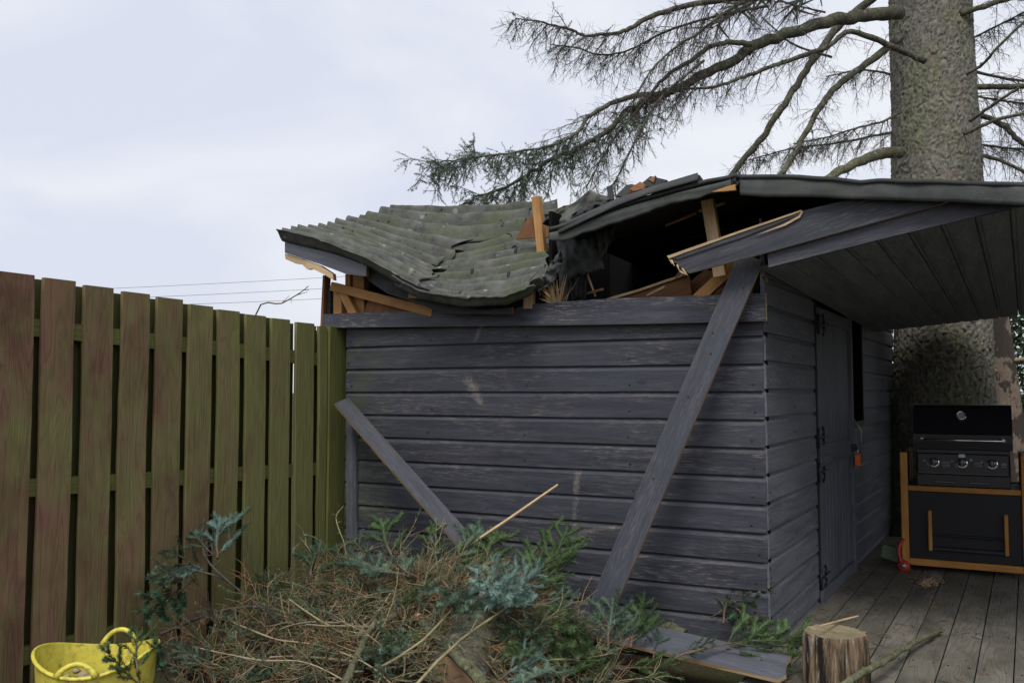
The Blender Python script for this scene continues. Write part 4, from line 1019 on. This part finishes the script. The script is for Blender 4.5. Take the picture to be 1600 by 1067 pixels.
limb(tree, [(1176, 70), (1140, 67), (1110, 74), (1080, 95), (1040, 120), (1015, 150), (985, 185), (960, 215), (940, 250), (915, 295)], 7.5, 6.9, .026, .005, .9, .6, .15)
limb(tree, [(1445, 96), (1395, 74), (1330, 50), (1290, 75), (1230, 95), (1190, 110), (1150, 125), (1110, 137), (1060, 140)], 7.85, 7.2, .03, .01, .5, .45, .05)
limb(tree, [(1370, -8), (1310, 42), (1280, 80), (1250, 125), (1220, 170), (1190, 215), (1155, 258), (1138, 282)], 8.7, 7.9, .042, .026, .45, .5, .1)
limb(tree, [(1408, 58), (1370, 88), (1320, 125), (1290, 155), (1260, 205), (1235, 250), (1215, 280)], 8.2, 7.4, .036, .022, .6, .55, .08)
limb(tree, [(1408, 238), (1370, 242), (1330, 258), (1290, 282)], 8.1, 7.4, .055, .035, .2, .3, .5, mat=M['limb'])
limb(tree, [(1180, -6), (1088, 6), (1022, 24), (986, 43), (961, 53), (914, 56), (892, 47), (856, 38), (805, 28)], 7.4, 7.0, .03, .005, 1.5, .6, .1)
limb(tree, [(1240, -10), (1175, 0), (1131, 22), (1088, 54), (1059, 72), (1022, 105), (997, 145)], 7.5, 7.0, .02, .006, .9, .6, .05)
limb(tree, [(1100, 95), (1070, 120), (1045, 140), (1020, 170), (1000, 205), (968, 270), (955, 292)], 7.2, 6.8, .013, .005, .8, .5, .2)
limb(tree, [(1200, 10), (1120, 25), (1040, 50), (985, 78), (940, 86), (900, 75), (860, 70)], 7.6, 7.1, .014, .004, 1.2, .6, .05)
limb(tree, [(1408, 175), (1380, 190), (1340, 200), (1290, 215), (1240, 225)], 8.0, 7.6, .014, .005, 1.1, .5, .1)
limb(tree, [(1410, 205), (1370, 212), (1300, 225), (1240, 232), (1170, 250)], 8.6, 8.2, .016, .005, 1.0, .5, .25)
limb(tree, [(1300, 90), (1240, 70), (1210, 45), (1190, 28)], 8.2, 8.4, .012, .005, .6, .5)
limb(tree, [(1290, 20), (1230, 5), (1200, -10)], 8.0, 8.1, .01, .005, 1.6, .5)
limb(tree, [(1405, 120), (1350, 110), (1290, 120)], 8.7, 8.9, .014, .005, 1.2, .5)
# right of the trunk
limb(tree, [(1510, 116), (1535, 101), (1560, 73), (1610, 25)], 7.7, 7.3, .015, .01, .3, .35)
limb(tree, [(1505, 137), (1560, 136), (1620, 135)], 8.3, 8.3, .03, .025, .5, .5)
limb(tree, [(1515, 190), (1540, 172), (1565, 155), (1592, 138)], 7.75, 7.4, .016, .012, .1, .2)
limb(tree, [(1505, 210), (1560, 187), (1620, 173)], 7.9, 7.7, .018, .014, .5, .4)
limb(tree, [(1505, 170), (1565, 195), (1590, 218), (1620, 245)], 8.4, 8.4, .03, .022, .7, .5)
limb(tree, [(1505, 238), (1560, 250), (1620, 278)], 8.3, 8.2, .022, .016, .7, .5)
limb(tree, [(1500, 22), (1560, 3), (1620, -15)], 8.2, 8.0, .03, .02, .5, .5)
limb(tree, [(1500, 106), (1565, 122), (1620, 130)], 8.6, 8.6, .016, .01, .9, .5)
limb(tree, [(1500, 70), (1570, 35), (1620, 10)], 8.7, 8.8, .012, .008, 1.5, .6)
limb(tree, [(1500, 146), (1580, 160), (1640, 165)], 8.9, 9, .012, .008, 1.5, .6)
limb(tree, [(1500, 222), (1580, 232), (1640, 235)], 8.9, 9, .012, .008, 1.5, .6)
# second trunk with peeling bark
tb2 = U(1572, 620, D=9.3); t2 = empty('pine_tree', (tb2.x, tb2.y, GZ)); tag(t2, 'slim trunk with peeling pale bark behind the barbecue', 'tree')
P = []; nA = 40
for j in range(90):
    z = GZ - .05 + 2.6 * j / 89; row = []; c = Vector((tb2.x + .03 * math.sin(z * 1.7) + .06 * (.9 - z), tb2.y, z))
    for i in range(nA):
        a = 2 * PI * i / nA; r = .125 + .01 * noise.noise(Vector((math.cos(a) * 2, math.sin(a) * 2, z * 3))) + .004 * noise.noise(Vector((math.cos(a) * 9, math.sin(a) * 9, z * 9)))
        row.append(c + Vector((r * math.cos(a), r * math.sin(a), 0)))
    P.append(row)
mb = MB(); mb.grid(P, 0, True, True); mb.build('trunk', M['peel'], t2)
for (x0, y0, x1, y1) in ((1588, 563, 1640, 560), (1560, 580, 1535, 575)):
    mb = MB(); mb.tube(curve([U(x0 - 4, y0, D=9.25), U((x0 + x1) / 2, y0 - 3, D=9.2), U(x1, y1, D=9.2)]), .022, 7); mb.build('branch_stub', M['tw_pale'], t2)
# hedge trees beyond
def leafy(name, c, rx, rz, n, label, mat):
    o = empty(name, (c.x, c.y, GZ)); tag(o, label, 'tree', 'evergreens behind the porch')
    mb = MB(); mb.tube([Vector((c.x, c.y, GZ)), Vector((c.x, c.y, GZ + rz * 1.6))], [.07, .02], 7); mb.build('trunk', M['bark_thin'], o)
    mb = MB()
    for k in range(n):
        d = rnd_dir(); rr = R.random() ** .4; p = Vector((c.x + d.x * rx * rr, c.y + d.y * rx * rr * .7, c.z + d.z * rz * rr)); 
        if noise.noise(p * 2.2) < -.12: continue
        a = rnd_dir() * R.uniform(.03, .07); b = a.cross(rnd_dir()).normalized() * R.uniform(.01, .022); k0 = len(mb.v)
        mb.v += [p - a, p + b, p + a, p - b]; mb.face((k0, k0 + 1, k0 + 2, k0 + 3))
    mb.build('crown', mat, o)
leafy('evergreen_shrub', U(1560, 560, D=11.5), .9, 1.5, 9000, 'dense dark evergreen between the two trunks', M['leaf'])
leafy('evergreen_shrub', U(1760, 600, D=11.0), 1.5, 1.7, 16000, 'dense dark evergreen right of the peeling trunk', M['leaf'])
leafy('evergreen_shrub', Vector((2.5, 9.7, 2.1)), 1.25, 2.3, 16000, 'added unseen evergreen shading the right end of the porch', M['leaf'])  # this and the next tree are added out of view to darken trunk and porch
leafy('evergreen_shrub', Vector((3.3, 7.4, 2.0)), 1.2, 2.2, 16000, 'added unseen evergreen shading the porch from beside the deck', M['leaf'])
leafy('evergreen_shrub', U(1440, 640, D=12.5), 1.1, 1.3, 7000, 'dark evergreen mostly hidden behind the big trunk', M['leaf'])

# power lines and a bare twig beyond the fence
for k, (a, b) in enumerate((((150, 452), (560, 429)), ((220, 465), (560, 446)), ((280, 476), (560, 462)))):
    p0 = U(*a, Y=24); p1 = U(*b, Y=30); d = (p1 - p0); mb = MB(); q0 = p0 - d * .7; q1 = p1 + d * 1.2
    mb.tube([q0.lerp(q1, i / 16) + Vector((0, 0, -.2 * (1 - (2 * i / 16 - 1) ** 2) + .15)) for i in range(17)], .007, 4)
    tag(mb.build('power_line', M['iron'], origin=p0), ['top', 'middle', 'lowest'][k] + ' of three thin overhead wires above the fence', 'wire', 'overhead wires')
shr = empty('bare_shrub', (-4.3, 4.95, GZ)); tag(shr, 'thin bare twig rising behind the fence near the shed', 'shrub')
P = curve([Vector((-4.75, 4.95, GZ)), Vector((-4.75, 4.95, 1.0)), U(400, 491, Y=4.95), U(440, 474, Y=4.95), U(468, 458, Y=4.95), U(482, 447, Y=4.95)], 4)
mb = MB(); mb.tube(P, [.008 - .0055 * i / len(P) for i in range(len(P))], 5); mb.build('stem', M['tw_brown'], shr)
mb = MB()
for a, b in (((455, 466), (455, 474)), ((464, 461), (481, 456)), ((474, 453), (483, 453)), ((440, 474), (452, 462))):
    mb.tube([U(*a, Y=4.95), U(*b, Y=4.95)], [.003, .0015], 4)
mb.build('side_twig', M['tw_brown'], shr)

# ================================================================== BUCKET
bc = U(152, 1021, D=3.36); by = Vector((bc.x, bc.y, GZ + .01)); hz_ = bc.z - by.z
bk = empty('yellow_trug', by); tag(bk, 'yellow rubber trug with looped handles beside the fence', 'trug')
def rim(a): return 1 + .0 * math.cos(2 * a), .028 * math.cos(2 * (a - YAW - .15))
def bwall(rt, rb, ins=0):
    P = []
    for j in range(13):
        t = j / 12; row = []
        for i in range(64):
            a = 2 * PI * i / 64; k, dz = rim(a); r = (rb + (rt - rb) * t ** .8 - ins) * k
            if not ins: r += .0018 * math.sin(t * 60) * (1 if t < .93 else 0)
            row.append(Vector((by.x + r * math.cos(a), by.y + r * math.sin(a), by.z + (.006 if ins else 0) + (hz_ + dz * t * t) * t)))
        P.append(row)
    return P
A_ = bwall(.214, .158); B_ = bwall(.214, .158, .005); mb = MB(); mb.grid(A_, 0, True, True); mb.grid(B_[::-1], 0, True, True)
mb.grid([A_[-1], B_[-1]], 0, True, True); b0 = len(mb.v); mb.v += B_[0]; mb.face(list(range(b0, b0 + 64)))
mb.build('tub', M['yellow'], bk)
mb = MB(); rl = A_[-1]; mb.tube(rl + [rl[0]], .0065, 8, 0, False); mb.build('rim', M['yellow'], bk)
for a0, side in ((YAW + PI / 2 + .03, 1), (YAW - PI / 2 + .1, -1)):
    pts = []
    for i in range(13):
        t = i / 12; a = a0 + (t - .5) * .62; k, dz = rim(a); h = .062 * math.sin(PI * t) ** .6 * (1 if side > 0 else .75); rr = .214 + (.0 if side > 0 else -.02 * math.sin(PI * t))
        pts.append(Vector((by.x + rr * math.cos(a), by.y + rr * math.sin(a), by.z + hz_ + dz + h)))
    mb = MB(); mb.tube(pts, [.016] + [.0095] * 11 + [.016], 8); mb.build('handle', M['yellow'], bk)
P = []; cz_ = by.z + hz_ * .66
mb = MB(); mb.lathe([(0, cz_ + .03), (.08, cz_ + .025), (.15, cz_ + .01), (.205, cz_ - .02)], 32, 0, (by.x, by.y, 0)); 
for v in mb.v: v.z += .016 * noise.noise(v * 18)
tag(mb.build('trug_rubble', M['litter'], origin=by), 'dark debris heaped inside the yellow trug', 'debris', kind='stuff')
for k in range(22):
    a = R.uniform(0, 2 * PI); r = R.uniform(0, .15); p = Vector((by.x + r * math.cos(a), by.y + r * math.sin(a), cz_ + .035)); mb = MB(); s_ = R.uniform(.012, .024)
    mb.lathe([(0, s_ * .7), (s_ * .7, s_ * .5), (s_, 0), (s_ * .6, -s_ * .5), (0, -s_ * .6)], 8, 0, p)
    for v in mb.v: v += rnd_dir() * s_ * .12
    tag(mb.build('pebble', M['tw_pale'], origin=p), 'pale pebble among the dark debris in the yellow trug', 'pebble', 'pebbles in the trug')

# ================================================================== BRUSH PILE
def Hm(x, y):
    g_ = lambda cx, cy, a, sx, sy: a * math.exp(-((x - cx) / sx) ** 2 - ((y - cy) / sy) ** 2)
    return GZ + g_(-2.33, 3.72, .33, .5, .42) + g_(-3.05, 3.75, .2, .5, .4) + g_(-2.2, 3.1, .2, .8, .5) + g_(-1.45, 3.65, .13, .4, .45)
mb = MB(); P = []
for j in range(60):
    y = 2.3 + 2.1 * j / 59
    P.append([Vector((x, y, Hm(x, y) - .03 + .03 * noise.noise(Vector((x * 9, y * 9, 0))) + .02 * noise.noise(Vector((x * 25, y * 25, 2))))) for x in [-3.5 + 2.6 * i / 69 for i in range(70)]])
mb.grid(P); pile_base = mb.build('litter_mound', M['litter']); tag(pile_base, 'heap of dead needles and bark under the brushwood', 'litter heap', kind='stuff')
mb = MB(); bn = MB()
for k in range(95):
    x, y = R.gauss(-2.4, .45), R.gauss(3.45, .3)
    if x < -3.3 or y > 4.1 or y < 2.5 or (math.hypot(x + 1.72, (y - 2.85) * .8) < .35): continue
    d = rnd_dir(); d.z = abs(d.z) * .25; p = Vector((x, y, Hm(x, y) + R.uniform(-.02, .06))); rr_ = R.choice((R.uniform(.004, .008), R.uniform(.007, .015)))
    twig(mb, p, d, R.uniform(.25, .55), rr_, 5, .1, .2, R.choice((0, 0, 2, 3)))
def dead_branch(p, d, Ln, m, side=1.0, ntw=None, r=.004):
    B = twig(mb, p, d, Ln, r, 6, R.uniform(-.1, .25), .3, m)
    for t in range(ntw or int(Ln * 38)):
        i = R.randrange(0, 6); bp = B[i].lerp(B[i + 1], R.random()); bd = (B[i + 1] - B[i]).normalized()
        dd = (bd * R.uniform(.5, 1.2) + rnd_dir() * .75 * side + Vector((0, 0, .15))).normalized()
        dd.z *= .7; T = twig(mb, bp, dd, R.uniform(.05, .17), .0024, 3, R.uniform(-.3, .5), .6, m if R.random() < .75 else R.choice((0, 1, 2)))
        if R.random() < .38: needles(bn, T, .014, .0026, 520, R.choice((0, 0, 1, 2)), 0, .7)
        if R.random() < .45: twig(mb, T[1], dd + rnd_dir() * .8, R.uniform(.03, .09), .0017, 2, 0, .5, m)
for k in range(900):
    zone = R.random()
    if zone < .34:      # olive sheaf over the crown of the pile, fanning up to the right
        x, y = R.gauss(-2.38, .26), R.gauss(3.62, .24); d = (cr_ * R.uniform(.3, 1) + Vector((0, 0, R.uniform(.05, .4))) - f0 * R.uniform(-.5, .5)); m = R.choice((0, 0, 0, 0, 1, 3)); ln = R.uniform(.22, .45)
    elif zone < .55:    # orange twigs on the right flank
        x, y = R.gauss(-2.0, .3), R.gauss(3.5, .25); d = rnd_dir() + cr_ * .5 + Vector((0, 0, .05)); d.z *= .5; m = R.choice((1, 1, 0, 0, 2)); ln = R.uniform(.2, .4)
    elif zone < .8:     # low tangle at the left
        x, y = R.gauss(-2.9, .32), R.gauss(3.6, .3); d = rnd_dir() + Vector((0, 0, .15)); m = R.choice((2, 2, 1, 0, 3)); ln = R.uniform(.2, .5)
    else:               # foot of the pile
        x, y = R.gauss(-2.1, .5), R.gauss(3.05, .22); d = rnd_dir() + Vector((0, 0, .1)); m = R.choice((1, 0, 2, 3)); ln = R.uniform(.2, .5)
    if x < -3.45 or y > 4.2 or y < 2.4 or x > -1.2 or (math.hypot(x + 1.72, (y - 2.85) * .8) < .3): continue
    d.z = max(-.15, d.z) * .8; dead_branch(Vector((x, y, Hm(x, y) + R.uniform(-.03, .06))), d.normalized(), ln * R.uniform(.6, 1), m)
tag(mb.build('brushwood', [M['tw_olive'], M['tw_orange'], M['tw_brown'], M['tw_pale']]), 'tangled heap of dead spruce twigs in front of the shed', 'brushwood', kind='stuff')

tag(bn.build('brush_needles', [M['nd_mix'], M['nd_dark'], M['nd_green']]), 'green needles still hanging on the heaped dead twigs', 'needles', kind='stuff')

# log with a fresh cut face
l0 = U(712, 1072, Z=.07); l1 = U(752, 985, Y=3.55); ax = (l1 - l0); Mx = ax.to_track_quat('Z', 'Y').to_matrix()
lg = empty('cut_log', l0); tag(lg, 'thick bark covered log with orange sawn end at the bottom of the pile', 'log')
mb = MB(); P = []; rl_ = .135
for j in range(24):
    t = j / 23; row = []
    for i in range(48):
        a = 2 * PI * i / 48; r = rl_ * (1 + .05 * noise.noise(Vector((math.cos(a), math.sin(a), t * 2)))) + .008 * noise.noise(Vector((math.cos(a) * 6, math.sin(a) * 6, t * 12)))
        row.append(l0 + Mx @ Vector((r * math.cos(a), r * math.sin(a), ax.length * t)))
    P.append(row)
mb.grid(P, 0, True, True); mb.build('bark', M['bark_log'], lg)
for jj, nm in ((0, 'cut_face'), (23, 'rear_face')):
    mb = MB(); c = sum(P[jj], Vector()) / 48; Mi = Mx.to_4x4(); Mi.translation = c
    loc = [Mi.inverted() @ p for p in P[jj]]; mb.v = [v * .985 + Vector((0, 0, -.001 if jj == 0 else .001)) for v in loc]; mb.face(list(range(48))[::-1] if jj == 0 else list(range(48))); mb.build(nm, M['cut'], lg, matrix=Mi)
stick('broken_branch', [(760, 1075, .2), (725, 1035, .22), (690, 1000, .22), (655, 965, .27)], .026, .021, M['limb'], 'broken grey branch with a torn orange end lying over the log', 'branch', 2, 8, M['cut'])
stick('olive_branch', [(538, 1075, .16), (556, 1030, .2), (575, 990, .24), (592, 955, .30)], .018, .012, M['limb'], 'thick olive green branch slanting up through the front of the pile', 'branch', 4)
stick('propped_stick', [(466, 985, .08), (480, 950, .14), (492, 915, .26), (500, 884, .35)], .013, .011, M['limb'], 'straight mossy stick standing up beside the fence', 'stick', 1)
stick('thin_branch', [(590, 1045, .2), (660, 1000, .3), (730, 930, .33), (790, 900, .35)], .006, .004, M['tw_olive'], 'long thin olive branch crossing in front of the log', 'branch', 3)
stick('thin_branch', [(640, 1078, .22), (720, 1000, .3), (790, 950, .34), (840, 905, .36)], .007, .004, M['tw_olive'], 'thin forked branch rising to the right above the log', 'branch', 8)
stick('dark_branch', [(250, 990, .1), (330, 958, .16), (400, 948, .2), (470, 965, .15), (520, 980, .13)], .008, .006, M['twig_dead'], 'long dark bare branch lying in front of the fence', 'branch', 10, 6, M['cut'])
stick('curved_twig', [(570, 945, .18), (545, 890, .3), (538, 850, .42), (525, 810, .55), (537, 790, .6)], .005, .0025, M['tw_olive'], 'bare curved twig standing up by the fence post', 'twig', 10, 5)
stick('arched_twig', [(360, 970, .15), (430, 998, .18), (500, 1008, .2), (570, 1035, .2), (620, 1075, .18)], .005, .003, M['tw_pale'], 'pale arched twig lying low across the left of the pile', 'twig', 8, 5)
stick('arched_twig', [(300, 1010, .1), (400, 1030, .16), (480, 1035, .18), (560, 1075, .16)], .004, .003, M['tw_pale'], 'pale thin twig lying lowest near the trug', 'twig', 6, 5)
p = U(320, 968, Z=.16); mb = MB(); mb.tube([p, p + Vector((-.12, .22, -.08))], .022, 10); mb.face([0, 1, 2, 3, 4, 5, 6, 7, 8, 9], 1)
tag(mb.build('sawn_branch', [M['bark_thin'], M['cut']], origin=p), 'small sawn branch with round pinkish end near the fence', 'branch')
stick('dark_branch', [(440, 975, .15), (390, 935, .28), (335, 888, .42), (318, 858, .47), (338, 836, .52)], .007, .0035, M['twig_dead'], 'dark curved branch rising from the pile toward the fence', 'branch', 9, 6)
stick('dark_branch', [(352, 905, .37), (310, 893, .4), (270, 905, .38), (230, 935, .33)], .005, .003, M['twig_dead'], 'thin dark side branch drooping left in front of the fence', 'branch', 9, 5)
# moss-covered log under the fallen plank
p0 = U(1015, 960, Z=.06); p1 = U(1075, 1000, Z=.03)
stick('mossy_log', [(1000, 968, .06), (1030, 975, .06), (1070, 992, .05)], .035, .03, M['limb'], 'short mossy branch lying between the fallen plank and the wall', 'branch', 2, 9)

# ------------------------------------------------------------------ spruce sprays
def spray_proto(Ln, nsh, seed, fan=1.0, bare=.25):
    R.seed(seed); st_ = MB(); nd = MB(); P = [Vector((0, 0, 0))]; d = Vector((1, 0, .15)).normalized(); q = Vector((0, 0, 0))
    for i in range(8):
        d = (d + Vector((0, R.gauss(0, .1), R.gauss(.0, .08)))).normalized(); q = q + d * (Ln / 8); P.append(q)
    st_.tube(P, [.0048 - .0035 * i / 8 for i in range(9)], 5)
    needles(nd, P[int(8 * bare) + 2:], .015, .0024, 1500)
    for k in range(nsh):
        f = bare * .7 + (1 - bare * .7) * (k + R.random()) / nsh; x = f * 8; i = min(7, int(x)); b = P[i].lerp(P[i + 1], x - i); ax_ = (P[i + 1] - P[i]).normalized()
        sg = 1 if k % 2 else -1; l2 = Ln * (.18 + .36 * (1 - f)) * R.uniform(.7, 1.1)
        dd = (ax_ * R.uniform(.7, 1.1) + Vector((0, sg * fan, 0)) * R.uniform(.6, 1) + Vector((0, 0, R.uniform(-.1, .3)))).normalized(); T = [b]; q = b
        for j in range(4):
            dd = (dd + Vector((.08, 0, R.gauss(-.02, .1)))).normalized(); q = q + dd * l2 / 4; T.append(q)
        st_.tube(T, [.0026, .0023, .002, .0017, .001], 4)
        needles(nd, T[1 if f < .5 else 0:], .017, .0026, 1700)
        for j in range(int(l2 / .055)):
            i2 = R.randrange(0, 4); b2 = T[i2].lerp(T[i2 + 1], R.random()); d3 = ((T[i2 + 1] - T[i2]).normalized() + Vector((R.gauss(.2, .2), R.choice((-1, 1)) * .7, R.gauss(.05, .25)))).normalized(); l3 = R.uniform(.045, .09)
            T3 = [b2, b2 + d3 * l3 * .5, b2 + (d3 + Vector((0, 0, .1))).normalized() * l3]; st_.tube(T3, [.0016, .0013, .0009], 3); needles(nd, T3, .016, .0026, 1700)
    return st_, nd
protos = []
for Ln, nsh, sd_, fan, bare in ((.42, 11, 11, 1, .2), (.3, 8, 23, .9, .1), (.5, 9, 37, .8, .45), (.2, 6, 41, .8, .1)):
    s_, n_ = spray_proto(Ln, nsh, sd_, fan, bare); a = s_.build('stem', M['tw_brown']); meA = a.data; bpy.data.objects.remove(a)
    nms = {}
    for kx in ('nd_blue', 'nd_green', 'nd_dark', 'nd_mix'):
        b = n_.build('needles', M[kx]); nms[kx] = b.data; bpy.data.objects.remove(b)
    protos.append((meA, nms, Ln))
R.seed(99)
def spray(kind, a, b, mat, label, roll=0.0, sc=None):
    """spray of proto kind from base pixel a=(x,y,z) to tip pixel b=(x,y,z)"""
    f_ = lambda q: U(q[0], q[1], Z=q[2]) if q[2] < 5 else U(q[0], q[1], Y=q[2] - 10)
    p0, p1 = f_(a), f_(b); meA, nms, Ln = protos[kind]; s_ = (p1 - p0).length / (Ln * .97)
    s_ = min(1.5, max(.55, s_)); x = (p1 - p0).normalized(); zz = (CAM - p0).normalized() * .8 + Vector((0, 0, 1)); zz = (zz - x * zz.dot(x)).normalized(); y = zz.cross(x)
    Mx = Matrix((x, y, zz)).transposed().to_4x4() @ Matrix.Rotation(roll, 4, 'X') @ Matrix.Scale(s_, 4); Mx.translation = p0
    e = bpy.data.objects.new('spruce_spray', None); COL.objects.link(e); e.matrix_basis = Mx; e.empty_display_size = .05
    tag(e, label, 'spruce branch', 'cut spruce sprays on the pile')
    for nm, me in (('stem', meA), ('needles', nms[mat])):
        o = bpy.data.objects.new(nm, me); COL.objects.link(o); o.parent = e
SPR = [
 (3, (340, 872, .44), (336, 822, .56), 'nd_blue', 'pale blue spruce tip highest against the fence'),
 (3, (335, 868, .44), (296, 838, .52), 'nd_mix', 'frosted spruce tip just left of the highest tip against the fence'),
 (3, (318, 890, .4), (258, 868, .47), 'nd_dark', 'dark spruce tip pointing left below the frosted tip'),
 (3, (285, 905, .38), (238, 902, .42), 'nd_mix', 'grey green spruce tip furthest left against the fence'),
 (3, (300, 880, .42), (292, 905, .38), 'nd_blue', 'small pale blue spruce tip hanging from the fence branch'),
 (3, (360, 850, .48), (356, 815, .56), 'nd_mix', 'small spruce tip right of the highest tip against the fence'),
 (1, (300, 905, .35), (205, 955, .3), 'nd_dark', 'drooping dark spruce branch just behind the trug'),
 (1, (225, 1075, .2), (165, 1005, .38), 'nd_green', 'green spruce branch hanging over the rim of the trug'),
 (3, (215, 1050, .3), (205, 990, .4), 'nd_green', 'short green spruce tip upright in the trug'),
 (3, (262, 1062, .15), (232, 1012, .3), 'nd_dark', 'dark spruce tip at the right side of the trug'),
 (3, (484, 905, .3), (497, 835, .45), 'nd_dark', 'dark spruce tip upright against the last fence boards'),
 (3, (612, 868, .45), (585, 822, .55), 'nd_green', 'small green spruce tip rising above the top left of the pile'),
 (3, (575, 870, .4), (545, 850, .45), 'nd_mix', 'small spruce tip at the left shoulder of the pile'),
 (3, (668, 868, .45), (675, 828, .55), 'nd_green', 'small green spruce tip at the top middle of the pile'),
 (3, (718, 870, .46), (740, 828, .54), 'nd_mix', 'spruce tip on the pile at the foot of the short leaning plank'),
 (1, (700, 880, .45), (790, 858, .45), 'nd_green', 'green spruce branch on the pile just below the pale splinter'),
 (1, (690, 905, .42), (702, 965, .34), 'nd_mix', 'grey green spruce branch in the middle of the pile'),
 (1, (815, 915, .36), (735, 962, .36), 'nd_blue', 'large blue green spruce branch bright at the centre of the pile'),
 (1, (748, 935, .38), (800, 890, .42), 'nd_blue', 'blue green spruce branch pointing up at the right of the pile'),
 (1, (770, 935, .38), (850, 912, .38), 'nd_blue', 'blue green spruce branch pointing right toward the wall'),
 (1, (762, 905, .4), (752, 985, .34), 'nd_blue', 'pale blue spruce branch hanging down over the log'),
 (0, (815, 930, .35), (868, 860, .46), 'nd_green', 'green spruce branch raised against the wall right of the pile'),
 (1, (830, 925, .34), (898, 888, .4), 'nd_green', 'green spruce branch pointing at the foot of the long plank'),
 (0, (800, 950, .32), (905, 985, .24), 'nd_green', 'bright green spruce branch drooping to the right of the pile'),
 (1, (790, 960, .32), (835, 1015, .24), 'nd_dark', 'dark green spruce branch hanging below the bright green one'),
 (1, (840, 940, .32), (902, 940, .3), 'nd_mix', 'grey green spruce branch in front of the long plank'),
 (1, (860, 985, .24), (900, 1040, .14), 'nd_dark', 'dark spruce branch low at the right foot of the pile'),
 (1, (950, 1015, .12), (985, 932, .26), 'nd_mix', 'upright spruce branch standing in front of the fallen plank'),
 (1, (985, 1010, .12), (1028, 945, .22), 'nd_green', 'second upright spruce branch in front of the fallen plank'),
 (3, (920, 1010, .14), (930, 965, .24), 'nd_mix', 'small spruce tip upright at the left end of the fallen plank'),
 (3, (1020, 1030, .1), (1022, 990, .18), 'nd_dark', 'small dark spruce tip lying on the fallen plank'),
 (1, (1060, 1020, .1), (1110, 1012, .13), 'nd_green', 'spruce branch lying flat over the middle of the fallen plank'),
 (2, (1040, 1035, .08), (1235, 955, .24), 'nd_green', 'long spruce branch crossing the fallen plank toward the shed corner'),
 (0, (1110, 965, .14), (1190, 905, .33), 'nd_green', 'spruce branch standing against the lower right of the front wall'),
 (1, (1150, 950, .2), (1205, 1010, .08), 'nd_green', 'spruce branch drooping beside the bottom of the shed corner'),
 (3, (1130, 975, .14), (1125, 915, .26), 'nd_dark', 'dark spruce tip against the wall left of the shed corner'),
 (1, (960, 1045, .08), (1060, 1055, .06), 'nd_green', 'green spruce branch lying under the front of the fallen plank'),
 (1, (880, 1065, .12), (920, 1005, .16), 'nd_green', 'green spruce branch curled at the bottom right of the pile'),
 (1, (780, 1062, .18), (850, 1040, .17), 'nd_blue', 'pale blue spruce branch at the bottom right of the log'),
 (3, (800, 1085, .16), (850, 1062, .14), 'nd_mix', 'grey green spruce tip lowest in the picture right of the log'),
 (1, (900, 1075, .08), (960, 1050, .1), 'nd_green', 'green spruce branch at the bottom edge below the fallen plank'),
 (3, (620, 1040, .22), (590, 1062, .2), 'nd_mix', 'small spruce tip beside the olive branch left of the log'),
 (1, (560, 1010, .2), (615, 1040, .2), 'nd_mix', 'grey green spruce branch low on the left of the log'),
 (1, (430, 1040, .12), (380, 1065, .12), 'nd_dark', 'dark spruce branch low between the trug and the log'),
 (1, (640, 900, .42), (560, 872, .42), 'nd_mix', 'muted spruce branch lying along the top left of the pile'),
 (1, (610, 950, .32), (668, 925, .38), 'nd_green', 'green spruce branch half buried in the middle left of the pile'),
 (1, (530, 925, .28), (470, 942, .22), 'nd_dark', 'dark spruce branch on the left slope of the pile'),
 (1, (660, 1010, .26), (612, 990, .28), 'nd_green', 'green spruce branch just left of the torn orange branch end'),
 (1, (845, 1010, .22), (780, 1022, .24), 'nd_green', 'green spruce branch hanging just right of the log bark'),
 (1, (905, 950, .3), (868, 1005, .24), 'nd_green', 'green spruce branch drooping at the left end of the fallen plank'),
 (3, (760, 880, .44), (768, 842, .5), 'nd_green', 'small green spruce tip upright right of the pale splinter foot'),
 (1, (330, 1045, .12), (290, 1000, .2), 'nd_mix', 'grey green spruce branch on the ground right of the trug'),
 (0, (480, 960, .1), (400, 925, .2), 'nd_dark', 'dark spruce branch flat along the bottom of the fence'),
]
for k_, a, b, mt, lb in SPR: spray(k_, a, b, mt, lb, R.uniform(-.5, .5))
